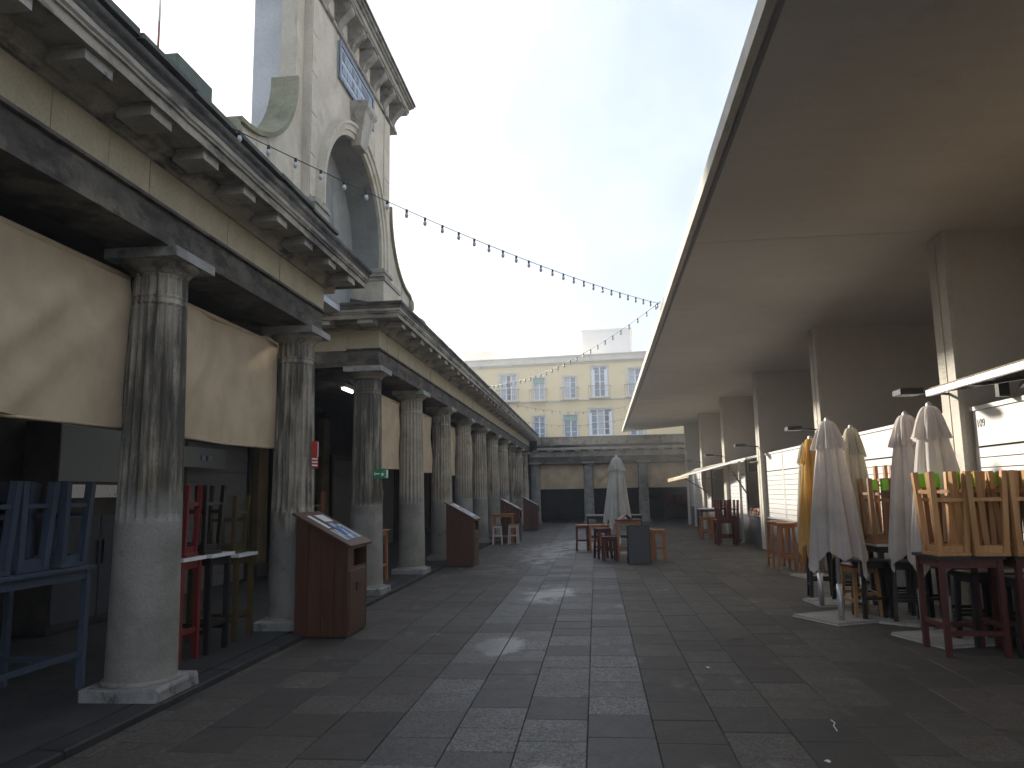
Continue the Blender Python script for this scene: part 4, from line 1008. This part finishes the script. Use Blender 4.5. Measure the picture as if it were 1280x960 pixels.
for x, y, lb, src in ((3.48, 25.5, 'orange stool in front of the white-topped bar table, left', os0), (3.78, 25.4, 'orange stool in front of the white-topped bar table, right', os0)):
    copy_tree(src, (x, y, 0), (0, 0, 0.1), lb, 'stools at the white-topped table')
GE = 'dark red stools stored at the far end'
make_table('bar_table', 'dark table under the end arcade at the far right', 'blackwood', 'blackwood', 1.3, 0.7, 0.80, 0.06, loc=(4.0, 39.0, 0))
for q, x in enumerate((3.55, 3.90, 4.25)):
    upside(rs0 if False else d0, x, 39.0, 0.80, 0.56, 0.1*q, f'dark red stool upturned on the dark end table, {ORD[q]} from the left', GE)

# ================================================================== CENTRE GROUP
make_table('table', 'grey-topped table behind the lone white parasol', 'blackwood', 'plastic_white', 1.7, 0.7, 0.88, 0.05, loc=(0.52, 23.8, 0))
make_table('bar_table', 'orange wooden bar table in front of the lone white parasol', 'wood_orange', 'wood_darkred', 0.62, 0.6, 0.92, 0.06, loc=(0.74, 18.75, 0))
tb = thing('menu_holder', 'small open menu booklet on the orange bar table', 'menu', (0.66, 18.65, 0.922), (0, 0, 0.4))
part('cover', MB().prism([(-0.16, 0.0), (0, 0.12), (0.16, 0.0), (0.15, 0.0), (0, 0.108), (-0.15, 0.0)], 'y', -0.11, 0.11), 'wood_darkred', tb)
GC = 'stools around the lone parasol'
c0 = make_stool('stool', 'orange stool left of the lone parasol, leftmost of its row', 'wood_darkred', 'wood_orange', 0.70, 0.34, 0.05, 0.02, GC, None, (-0.42, 21.3, 0), (0, 0, 0.05))
c1 = make_stool('stool', 'orange wooden stool left of the lone parasol, middle of its row', 'wood_orange', 'wood_orange', 0.70, 0.30, 0.05, 0.02, GC, None, (-0.08, 21.2, 0), (0, 0, 0.12))
copy_tree(c1, (0.20, 21.25, 0), (0, 0, -0.1), 'orange wooden stool left of the lone parasol, rightmost of its row', GC)
copy_tree(d0, (0.27, 18.1, 0), (0, 0, 0.1), 'tall dark red stool in front of the lone parasol', GC)
dd = make_stool('bar_stool', 'dark red bar stool just behind the front dark red one', 'wood_darkred', 'wood_darkred', 0.72, 0.34, 0.05, 0.03, GC, None, (0.12, 18.75, 0), (0, 0, 0.3))
copy_tree(c1, (1.18, 18.55, 0), (0, 0, 0.15), 'orange wooden stool right of the slate board, left one', GC)
copy_tree(c1, (1.40, 18.2, 0), (0, 0, -0.2), 'orange wooden stool right of the slate board, right one', GC)
ab = thing('slate_board', 'dark slate sandwich board standing in front of the central stools', 'sandwich board', (0.90, 17.35, 0), (0, 0, 0.05))
def panel(s):
    p = part('panel', MB().bar((0, s*0.16, 0.01), (0, s*0.02, 0.83), 0.47, 0.022, up=(0, 1, 0)), 'slate', ab)
    part('panel_frame', MB().bar((-0.235, s*0.16, 0.0), (-0.235, s*0.02, 0.84), 0.022, 0.03, up=(0, 1, 0)).bar((0.235, s*0.16, 0.0), (0.235, s*0.02, 0.84), 0.022, 0.03, up=(0, 1, 0)).bar((-0.224, s*0.022, 0.825), (0.224, s*0.022, 0.825), 0.028, 0.022), 'black', p)
panel(-1); panel(1)

# ================================================================== MARKET HALL (right)
SOF = 4.75
def hall():
    t = thing('market_hall', 'modern market hall with a huge flat overhanging concrete roof and wall fins', 'market hall', (6, 20, 0))
    ox, oy, oz = t.location
    def P(nm, mb, mat, parent=None):
        o = part(nm, mb, mat, t if parent is None else parent)
        if parent is None: o.location = (-ox, -oy, -oz)
        return o
    ex = lambda y: 1.2+0.0083*(y-5)
    # roof slab in three pours with open joints between (soffit panels)
    cuts = [-4.0, 9.66, 26.8, 41.6]
    for a, b in zip(cuts[:-1], cuts[1:]):
        a2 = a+0.008 if a > -3 else a
        b2 = b-0.008
        y_end_r = 38.0 if b > 41 else b2
        poly = [(ex(a2)+0.05, a2), (14, a2), (14, y_end_r if b > 41 else b2), (5.0, y_end_r if b > 41 else b2), (ex(b2)+0.05, b2)]
        P('soffit_panel', MB().prism(poly, 'z', SOF, SOF+0.11), 'soffit')
    P('roof_core', MB().prism([(ex(-4)+0.1, -3.95), (13.9, -3.95), (13.9, 37.9), (5.0, 37.9), (ex(41)+0.1, 41.4)], 'z', SOF+0.03, SOF+0.10), 'gap')
    # fascia edge in precast lengths
    y = -4.0; k = 0
    while y < 41.5:
        b = min(y+2.6, 41.55)
        P('fascia_panel', MB().add([(ex(y), y+.006, SOF-0.03), (ex(y)+0.05, y+.006, SOF-0.03), (ex(b)+0.05, b-.006, SOF-0.03), (ex(b), b-.006, SOF-0.03), (ex(y), y+.006, SOF+0.13), (ex(y)+0.05, y+.006, SOF+0.13), (ex(b)+0.05, b-.006, SOF+0.13), (ex(b), b-.006, SOF+0.13)],
            [(3, 2, 1, 0), (4, 5, 6, 7), (0, 1, 5, 4), (1, 2, 6, 5), (2, 3, 7, 6), (3, 0, 4, 7)]), 'fascia')
        y = b
    P('drip_strip', MB().add([(ex(-4)+0.09, -4, SOF-0.012), (ex(-4)+0.13, -4, SOF-0.012), (ex(41.4)+0.13, 41.4, SOF-0.012), (ex(41.4)+0.09, 41.4, SOF-0.012)], [(0, 1, 2, 3)]), 'steelgrey')
    # fins
    for k, y in enumerate((4.05, 9.68, 15.33, 21.0, 26.65, 32.25, 37.6)):
        f = P('fin_wall', MB().box(4.46, 12.0, y, y+0.44, 0, SOF-0.001), 'fin')
        part('end_post', MB().box(4.40, 4.459, y+0.005, y+0.21, 0, SOF-0.002), 'fascia', f)
        part('end_post', MB().box(4.395, 4.459, y+0.23, y+0.435, 0, SOF-0.002), 'fascia', f)
    P('inner_wall', MB().box(12.0, 12.3, -4, 38, 0, SOF-0.002), 'soffit')
    P('end_wall', MB().box(5.2, 12.0, 37.62, 37.9, 0, SOF-0.003), 'fin')
    P('drain_pipe', MB().tube([(4.7, 38.2, 0), (4.7, 38.2, SOF)], 0.06, 10), 'steelgrey')
    P('drain_pipe', MB().tube([(4.9, 38.25, 0), (4.9, 38.25, SOF)], 0.06, 10), 'alu')
    return t
hall()
def text_mesh(s, size):
    cu = bpy.data.curves.new('t', 'FONT'); cu.body = s; cu.size = size; cu.extrude = 0.0015
    ob = bpy.data.objects.new('t', cu); C.objects.link(ob)
    dg = bpy.context.evaluated_depsgraph_get(); me = bpy.data.meshes.new_from_object(ob.evaluated_get(dg))
    bpy.data.objects.remove(ob); bpy.data.curves.remove(cu); me.materials.clear(); return me
slat_cache = {}
def kiosk(y0, y1, label, panels, number=None, seed=0, zt=2.47, zb=0.85, stall=None):
    """front wall of one bay: grey dado plus white shutter panels with horizontal slats; panels = list of (y0,y1)"""
    t = thing('kiosk_front', label, 'kiosk', (4.5, y0, 0))
    part('dado', MB().cbox(0.02, 0.14, 0.01, y1-y0-0.01, 0.0, zb-0.03, 0.006), 'steelgrey', t)
    part('counter', MB().box(-0.03, 0.3, 0.01, y1-y0-0.01, zb-0.029, zb), 'alu', t)
    part('head_rail', MB().box(0.0, 0.12, 0.01, y1-y0-0.01, zt+0.001, zt+0.05), 'whitemetal', t)
    for (a, b) in panels:
        a -= y0; b -= y0
        part('shutter_back', MB().box(0.05, 0.09, a+0.01, b-0.01, zb+0.002, zt), 'gap', t)
        p = part('shutter_top', MB().cbox(0.02, 0.05, a+0.012, b-0.012, zt-0.42, zt-0.002, 0.003), 'shutter', t)
        part('shutter_frame', MB().box(0.015, 0.049, a+0.004, a+0.07, zb+0.002, zt-0.424), 'shutter', t); part('shutter_frame', MB().box(0.015, 0.049, b-0.07, b-0.004, zb+0.002, zt-0.424), 'shutter', t)
        n = 10; hh = (zt-0.43-zb-0.01)/n
        key = round(b-a, 3)
        if (key, hh) not in slat_cache:
            L = b-a-0.145
            me = MB().cbox(0, 0.028, 0, L, 0.0, hh-0.010, 0.003).mesh('slat'); me.materials.append(M['shutter']); slat_cache[(key, hh)] = me
        for q in range(n):
            link('slat', slat_cache[(key, hh)], None, t, (0.02, a+0.0725, zb+0.006+q*hh))
    if number:
        me = text_mesh(number, 0.135); me.materials.append(M['black'])
        a = panels[0][0]-y0
        # text reads from the street: x axis of text runs towards -Y
        link('stall_number', me, None, t, (0.0175, panels[0][1]-y0-0.08, zt-0.20), (PI/2, 0, -PI/2))
    return t
fins = [4.05, 9.68, 15.33, 21.0, 26.65, 32.25, 37.6]
kiosk(fins[0]+0.45, fins[1]-0.01, 'white slatted stall shutter numbered 109 at the right photo edge', [(fins[0]+0.5, fins[0]+2.5), (fins[0]+2.52, fins[1]-0.05)][::-1], '109')
kiosk(fins[1]+0.45, fins[2]-0.01, 'white slatted stall shutter behind the closed parasols', [(fins[1]+0.5, 11.9), (11.92, 13.6), (13.62, fins[2]-0.05)])
kiosk(fins[2]+0.45, fins[3]-0.01, 'white slatted stall shutter above the orange bar stools', [(fins[2]+0.5, 17.5), (17.52, 19.1), (19.12, fins[3]-0.05)])
kiosk(fins[3]+0.45, fins[4]-0.01, 'stall with an open display counter next to a narrow white shutter', [(23.9, fins[4]-0.05)])
kiosk(fins[4]+0.45, fins[5]-0.01, 'dark open stall front under the long awning', [(fins[5]-1.2, fins[5]-0.05)])
kiosk(fins[5]+0.45, fins[6]-0.01, 'last white stall shutter at the far end of the hall', [(fins[5]+0.5, 35.0), (35.02, fins[6]-0.05)])
# dark interiors of the open stalls
for (a, b, lb) in ((21.5, 23.88, 'dark glazed stall interior with goods behind the counter'), (27.2, 31.0, 'dark stall interior beyond the dark red stools')):
    o = thing('stall_interior', lb, 'stall', (5.4, (a+b)/2, 0))
    part('rear_wall', MB().box(0, 0.05, (a-b)/2, (b-a)/2, 0, 2.45), 'shopwall', o)
    part('shelf', MB().box(-0.3, -0.01, (a-b)/2, (b-a)/2, 1.5, 1.53), 'blackwood', o)
    part('ceiling_board', MB().box(-0.75, -0.002, (a-b)/2, (b-a)/2, 2.4, 2.44), 'blackwood', o)
    part('sign_board', MB().box(-0.76, -0.72, (a-b)/2, (b-a)/2, 2.1, 2.39), 'blackwood', o)
rr = random.Random(5)
for q in range(7):
    yy = 21.75+q*0.29
    o = thing('goods_crate', f'small crate of pale and red goods on the open stall counter, {ORD[q]} in the row', 'crate', (4.62, yy, 0.851), (0, 0, rr.uniform(-.1, .1)), 'crates of goods on the stall counter')
    part('box', MB().box(-0.12, 0.12, -0.12, 0.12, 0, 0.012).box(-0.12, -0.108, -0.12, 0.12, 0.0121, 0.09).box(0.108, 0.12, -0.12, 0.12, 0.0121, 0.09).box(-0.107, 0.107, -0.12, -0.108, 0.0121, 0.09).box(-0.107, 0.107, 0.108, 0.12, 0.0121, 0.09), 'wood_brown', o)
    for w in range(5):
        part('goods', MB().lathe([(0.004, 0.0), (0.035, 0.015), (0.045, 0.045), (0.035, 0.075), (0.004, 0.09)], 8), rr.choice(('fruit_red', 'fruit_pale')), o, (rr.uniform(-.06, .06), rr.uniform(-.06, .06), 0.02+0.02*w))

# ---- near awning (folded, white front bar) and arms
aw = thing('awning', 'retracted awning with white front bar above the numbered shutter', 'awning', (4.42, 6.8, 2.6))
part('front_bar', MB().cbox(-0.78, -0.73, -1.9, 1.95, -0.03, 0.04, 0.01), 'alu', aw)
part('fabric', MB().add([(-0.75, -1.88, 0.052), (-0.75, 1.93, 0.052), (-0.02, 1.93, 0.17), (-0.02, -1.88, 0.17), (-0.75, -1.88, 0.056), (-0.75, 1.93, 0.056), (-0.02, 1.93, 0.174), (-0.02, -1.88, 0.174)], [(0, 3, 2, 1), (4, 5, 6, 7), (0, 1, 5, 4), (2, 3, 7, 6)]), 'canvas', aw)
part('cassette', MB().tube([(-0.02, -1.95, 0.14), (-0.02, 2.0, 0.14)], 0.06, 12), 'black', aw)
for s in (-1.5, 1.5): part('folding_arm', MB().bar((-0.02, s, 0.0), (-0.4, s*0.4, -0.02), 0.04).bar((-0.4, s*0.4, -0.02), (-0.72, s*1.05, -0.01), 0.035), 'black', aw)
for s in (-1.9, 1.9): part('end_bracket', MB().box(-0.06, 0.05, s-0.04, s+0.04, -0.06, 0.21), 'black', aw)
# ---- far long awning, sloped
fa = thing('awning', 'long sloped cream awning with black struts over the open stalls', 'awning', (4.4, 26.0, 2.42))
part('fabric', MB().add([(0, -4.4, 0.05), (0, 7.5, 0.05), (-1.25, 7.5, -0.40), (-0.25, -4.4, 0.0), (0, -4.4, 0.065), (0, 7.5, 0.065), (-1.25, 7.5, -0.385), (-0.25, -4.4, 0.015)], [(0, 1, 2, 3), (7, 6, 5, 4), (0, 3, 7, 4), (1, 5, 6, 2), (3, 2, 6, 7)]), 'parasol_cream', fa)
part('front_bar', MB().bar((-0.26, -4.42, 0.0), (-1.26, 7.5, -0.40), 0.05, 0.05), 'whitemetal', fa)
part('valance', MB().bar((-0.9, 3.4, -0.29), (-1.29, 7.6, -0.42), 0.03, 0.14), 'canvas', fa)
for (y, x0) in ((-2.3, -0.42), (5.4, -1.05)):
    part('strut', MB().bar((x0, y-0.05, -0.1-0.13*(x0 < -1)), (-0.02, y-0.6, -0.95), 0.03), 'black', fa)
for k, (x, y) in enumerate(((4.33, 23.75), (4.3, 34.4), (4.27, 36.4))):
    o = tag(part('post', MB().box(-0.035, 0.035, -0.035, 0.035, 0, 2.46).box(-0.06, 0.06, -0.06, 0.06, 0, 0.015), 'whitemetal', None, (x, y, 0)), f'thin white post in front of the stalls, {ORD[k]} from the camera', 'post', 'white stall posts')
# ---- floodlights on the fins
for k, y in enumerate((9.9, 15.5, 21.2, 26.9, 32.5)):
    o = thing('wall_floodlight', f'black floodlight on a bracket arm at the {ORD[k]} wall fin', 'floodlight', (4.395, y, 2.72), (0, 0, 0), 'floodlights on the fins')
    part('arm', MB().bar((0, 0, 0), (-0.34, 0, 0.03), 0.03), 'black', o)
    h = part('head', MB().cbox(-0.62, -0.34, -0.14, 0.14, 0.0, 0.075, 0.012), 'black', o)
    part('lens', MB().box(-0.60, -0.36, -0.12, 0.12, -0.004, -0.0005), 'steelgrey', h)

# ================================================================== END ARCADE
def end_arcade():
    t = thing('end_arcade', 'low stained stone arcade closing the far end of the street', 'arcade', (1.5, 40.0, 0))
    ox, oy, oz = t.location
    def P(nm, mb, mat): 
        o = part(nm, mb, mat, t); o.location = (-ox, -oy, -oz); return o
    Y = 40.0
    for x in (-3.15, -0.37, 2.46, 5.25, 8.0):
        column(t, x, Y+0.27, 0.0, 0.858, (ox, oy, oz), PALEMESH)
    P('architrave_beam', MB().box(-3.4, 9, Y+0.06, Y+0.5, 3.05, 3.42), 'architrave')
    x = -3.4; rr = random.Random(9)
    while x < 8.9:
        L = rr.uniform(0.7, 1.2); P('frieze_block', MB().box(x+.004, x+L-.004, Y+0.03, Y+0.5, 3.421, 3.68), 'mutule'); x += L
    for k in range(18):
        P('mutule', MB().box(-3.2+k*0.72, -2.92+k*0.72, Y-0.28, Y+0.029, 3.69, 3.76), 'mutule')
    P('corona', MB().box(-3.0, 9, Y-0.33, Y+0.5, 3.765, 3.88), 'mutule')
    P('cyma', MB().prism([(Y-0.33, 3.881), (Y-0.42, 3.97), (Y-0.42, 4.02), (Y-0.1, 4.02), (Y-0.1, 3.881)], 'x', -3.0, 9), 'cyma')
    P('parapet', MB().box(-3.0, 9, Y-0.09, Y+0.4, 3.883, 4.40).box(-3.0, 9, Y-0.13, Y+0.44, 4.401, 4.46), 'capital')
    P('back_wall', MB().box(-7, 9, 46, 46.3, 0, 4.4), 'shopwall')
    P('ceiling', MB().box(-3.4, 9, Y+0.501, 46, 3.05, 3.2), 'ceiling')
    P('side_wall', MB().box(-7.2, -6.8, 40.7, 46.3, 0, 4.4), 'shopwall')
    P('roof', MB().box(-7, 9, Y+0.45, 46.3, 4.25, 4.35), 'rooftop')
end_arcade()
for k, (a, b) in enumerate(((-2.9, -0.62), (-0.12, 2.2), (2.7, 5.0), (5.5, 7.8))):
    t = thing('canvas_blind', f'faded beige canvas blind on the end arcade, {ORD[k]} bay from the left', 'blind', (a, 40.4, 3.04), (0, 0, -PI/2), 'end arcade blinds')
    part('canvas', blind_mesh(b-a, 1.27, 60+k), 'canvas', t, (0, 0, 0), (0, 0, 0))
    t.rotation_euler = (0, 0, -PI/2); t.location = (a, 40.4, 3.03)
    part('bottom_bar', MB().tube([(0, 0, -1.28), (0, b-a, -1.28)], 0.013, 6), 'canvas', t)
    part('roller', MB().tube([(0, 0, 0.0), (0, b-a, 0.0)], 0.03, 8), 'wood_brown', t)

# ================================================================== YELLOW APARTMENT BUILDING
def yellow_house():
    t = thing('apartment_building', 'pale yellow apartment building with tall white windows behind the end arcade', 'apartment building', (4, 60, 0), (0, 0, -math.atan(0.107)))
    # local x along the facade (origin at x=4), facade plane y=0 facing -y
    H = 11.9
    wins = [(-11.60, -10.20, 9.0, 11.2, 'big'), (-8.83, -7.90, 8.93, 10.75, 'blind'), (-6.33, -5.35, 8.98, 10.75, 'std'), (-4.05, -2.84, 9.02, 11.5, 'grille'),
            (-8.90, -7.92, 5.8, 7.66, 'std'), (-6.43, -5.31, 5.88, 7.66, 'blind'), (-4.36, -2.58, 5.95, 8.1, 'bay'), (-11.5, -10.3, 5.85, 7.7, 'std'), (-1.2, -0.1, 9.0, 11.2, 'std'), (-1.2, -0.1, 5.85, 7.7, 'std'),
            (-14.2, -13.2, 9.0, 10.9, 'std'), (1.6, 2.6, 9.0, 10.9, 'std')]
    # wall made as strips around openings: build a grid of cells and leave windows open
    xs = sorted({-24.0, 14.0} | {w[0] for w in wins} | {w[1] for w in wins}); zs = sorted({0.0, H} | {w[2] for w in wins} | {w[3] for w in wins})
    mb = MB()
    for i in range(len(xs)-1):
        for j in range(len(zs)-1):
            cx, cz = (xs[i]+xs[i+1])/2, (zs[j]+zs[j+1])/2
            if any(w[0] < cx < w[1] and w[2] < cz < w[3] for w in wins): continue
            mb.add([(xs[i], 0, zs[j]), (xs[i+1], 0, zs[j]), (xs[i+1], 0, zs[j+1]), (xs[i], 0, zs[j+1])], [(0, 1, 2, 3)])
    for w in wins:
        x0, x1, z0, z1 = w[:4]
        mb.add([(x0, 0, z0), (x1, 0, z0), (x1, 0, z1), (x0, 0, z1), (x0, .25, z0), (x1, .25, z0), (x1, .25, z1), (x0, .25, z1)], [(0, 1, 5, 4), (1, 2, 6, 5), (2, 3, 7, 6), (3, 0, 4, 7)])
    mb.add([(-24, 0, 0), (-24, 0, H), (-24, 12, H), (-24, 12, 0), (14, 0, 0), (14, 0, H), (14, 12, H), (14, 12, 0)], [(0, 1, 2, 3), (4, 7, 6, 5), (1, 5, 6, 2), (3, 2, 6, 7)])
    part('wall', mb, 'yellow_wall', t)
    part('cornice', MB().box(-24.1, 14.1, -0.25, 0.3, H, H+0.10).box(-24.1, 14.1, -0.12, 0.3, H-0.12, H-0.001), 'house_trim', t)
    part('parapet', MB().box(-24, 14, -0.05, 0.2, H+0.101, H+0.52).box(-24, 14, -0.10, 0.25, H+0.521, H+0.60), 'house_trim', t)
    part('string_course', MB().box(-24, 14, -0.10, -0.002, 8.78, 8.90), 'house_trim', t)
    for w in wins:
        x0, x1, z0, z1, kind = w
        n = 3 if kind in ('big', 'bay') else 2
        f = part('window', MB().box(x0+.001, x0+.08, 0.12, 0.2, z0+.001, z1-.001).box(x1-.08, x1-.001, 0.12, 0.2, z0+.001, z1-.001).box(x0+.081, x1-.081, 0.12, 0.2, z1-.09, z1-.001).box(x0+.081, x1-.081, 0.12, 0.2, z0+.001, z0+.09), 'house_frame', t)
        mu = MB()
        ww = (x1-x0-0.16)
        for q in range(1, n): xx = x0+.08+ww*q/n; mu.box(xx-.05, xx+.05, 0.125, 0.195, z0+.091, z1-.091)
        for q in range(1, 4):
            zz = z0+(z1-z0)*q/4
            for p in range(n): mu.box(x0+.08+ww*p/n+.052, x0+.08+ww*(p+1)/n-.052, 0.13, 0.17, zz-.02, zz+.02)
        part('glazing_bars', mu, 'house_frame', f)
        for p in range(n): part('pane', MB().box(x0+.08+ww*p/n+.01, x0+.08+ww*(p+1)/n-.01, 0.205, 0.215, z0+.05, z1-.05), rnd.choice(('house_glass', 'house_glass', 'house_glass_pale', 'house_glass_pale', 'house_glass_dark')), f)
        part('surround', MB().box(x0-.14, x0-.001, -0.04, -0.001, z0-.02, z1+.14).box(x1+.001, x1+.14, -0.04, -0.001, z0-.02, z1+.14).box(x0, x1, -0.04, -0.001, z1+.001, z1+.14), 'house_trim', f)
        part('sill', MB().box(x0-.2, x1+.2, -0.16, -0.001, z0-.14, z0-.021), 'house_trim', f)
        if kind == 'blind': part('roller_blind', MB().box(x0+.01, x1-.01, 0.04, 0.10, z1-.42, z1-.01), 'house_blind', f)
        if kind in ('big', 'blind', 'std', 'grille') and z0 > 8:
            bx0, bx1 = x0-0.25, x1+0.25
            part('balcony_slab', MB().box(bx0, bx1, -0.55, -0.161, z0-.14, z0-.03), 'house_trim', f)
            g = MB().box(bx0, bx1, -0.54, -0.51, z0+0.82, z0+0.86)
            m_ = int((bx1-bx0)/0.16)
            for q in range(m_+1): xx = bx0+(bx1-bx0)*q/m_; g.box(xx-.01, xx+.01, -0.535, -0.515, z0-.03, z0+.82)
            for xx in (bx0, bx1): g.box(xx-.012, xx+.012, -0.51, -0.002, z0+.82, z0+.86)
            part('balcony_railing', g, 'iron', f)
        if kind in ('grille', 'bay'):
            part('shutter_leaf', MB().box(x0-.02, x0+.22, -0.10, -0.045, z0, z1-.3), 'house_frame', f); part('shutter_leaf', MB().box(x1-.22, x1+.02, -0.10, -0.045, z0, z1-.3), 'house_frame', f)
    return t
yellow_house()
rb = thing('rooftop_room', 'faint white rooftop room above the yellow apartment building, right', 'rooftop room', (1.4, 64.5, 12.0), (0, 0, -0.1))
part('walls', MB().box(-2.0, 2.0, -1.5, 1.5, -0.1, 2.9), 'house_white', rb); part('coping', MB().box(-2.1, 2.1, -1.6, 1.6, 2.901, 3.05), 'house_white', rb); part('door', MB().box(-0.4, 0.4, -1.54, -1.501, 0, 2.0), 'house_frame', rb)
rb2 = thing('rooftop_tower', 'faint pale lookout turret above the left end of the yellow building', 'turret', (-10.2, 68, 11.9), (0, 0, -0.1))
part('walls', MB().box(-1.2, 1.2, -1.0, 1.0, -0.1, 2.2), 'house_white', rb2); part('coping', MB().box(-1.28, 1.28, -1.08, 1.08, 2.201, 2.33), 'house_white', rb2); part('window', MB().box(-0.3, 0.3, -1.03, -1.001, 0.9, 1.7), 'house_frame', rb2)

# ================================================================== STRING LIGHTS
def string(label, p, q, sag, n, drop=0.0):
    t = thing('string_lights', label, 'string lights', p, (0, 0, 0), 'bulb strings across the street')
    P, Q = Vector((0, 0, 0)), Vector(q)-Vector(p); pts = []
    for i_ in range(25):
        u = i_/24; v = P.lerp(Q, u); v.z -= sag*4*u*(1-u); pts.append(v)
    part('cable', MB().tube(pts, 0.0045, 6), 'black', t)
    bm_ = MB().lathe([(0.008, 0.0), (0.010, -0.02), (0.012, -0.03), (0.021, -0.055), (0.021, -0.07), (0.011, -0.088), (0.002, -0.092)][::-1], 10).mesh('bulb'); bm_.materials.append(M['bulb'])
    sk = MB().lathe([(0.014, -0.036), (0.014, 0.006)], 8).mesh('socket'); sk.materials.append(M['black'])
    for i_ in range(n):
        u = (i_+0.5)/n; v = P.lerp(Q, u); v.z -= sag*4*u*(1-u)
        b = link('bulb', bm_, None, t, v); link('socket', sk, None, b)
string('bulb string from the near arcade cornice across the tower to the hall roof edge', (-3.02, 5.75, 4.72), (1.28, 13.7, 4.95), 0.16, 30)
string('bulb string running from the hall roof edge back to the long arcade cornice', (1.28, 13.7, 5.0), (-3.0, 21.5, 4.66), 0.35, 28)
string('lower faint bulb string spanning the street before the yellow building', (-3.0, 25.5, 4.66), (1.40, 31.0, 5.0), 0.30, 16)
string('farthest faint bulb string spanning the street above the end arcade', (-3.0, 33.0, 4.66), (1.47, 36.5, 5.0), 0.25, 14)

# ================================================================== HAZE
hm = bpy.data.materials.new('morning_haze'); hm.use_nodes = True
hn = hm.node_tree.nodes; hn.remove(hn['Principled BSDF'])
pv = hn.new('ShaderNodeVolumePrincipled'); pv.inputs['Color'].default_value = (0.97, 0.98, 1.0, 1); pv.inputs['Density'].default_value = HAZE; pv.inputs['Anisotropy'].default_value = 0.45
hm.node_tree.links.new(pv.outputs[0], hn['Material Output'].inputs['Volume'])
hz = part('haze', MB().box(-255, 255, -205, 305, -1.2, 16.5), hm); hz['kind'] = 'stuff'

for k, (x, y, rz, lb) in enumerate(((1.42, 8.6, 0.6, 'thin dry twig lying on the paving right of centre'), (1.55, 5.6, 1.4, 'short pale straw lying on the paving at lower right'))):
    tag(part('twig', MB().tube([(-0.12, 0, 0.008), (-0.03, 0.012, 0.016), (0.05, -0.006, 0.012), (0.13, 0.01, 0.008)], 0.004, 6), 'wood_brown' if k == 0 else 'paper', None, (x, y, 0.0), (0, 0, rz)), lb, 'twig')
for k, (x, y, lb) in enumerate(((0.95, 7.3, 'tiny crumpled paper scrap on the paving nearest the centre'), (1.3, 4.9, 'tiny paper scrap near the bottom of the photo'))):
    rq = random.Random(k); mbp = MB(); pp = [(rq.uniform(.012, .028)*math.cos(a), rq.uniform(.012, .028)*math.sin(a), rq.uniform(0.004, 0.016)) for a in [i*PI/4 for i in range(8)]]
    mbp.add(pp+[(0, 0, 0.018), (0, 0, 0.003)], [(i, (i+1) % 8, 8) for i in range(8)]+[((i+1) % 8, i, 9) for i in range(8)])
    tag(part('paper_scrap', mbp, 'paper', None, (x, y, 0.0)), lb, 'litter')
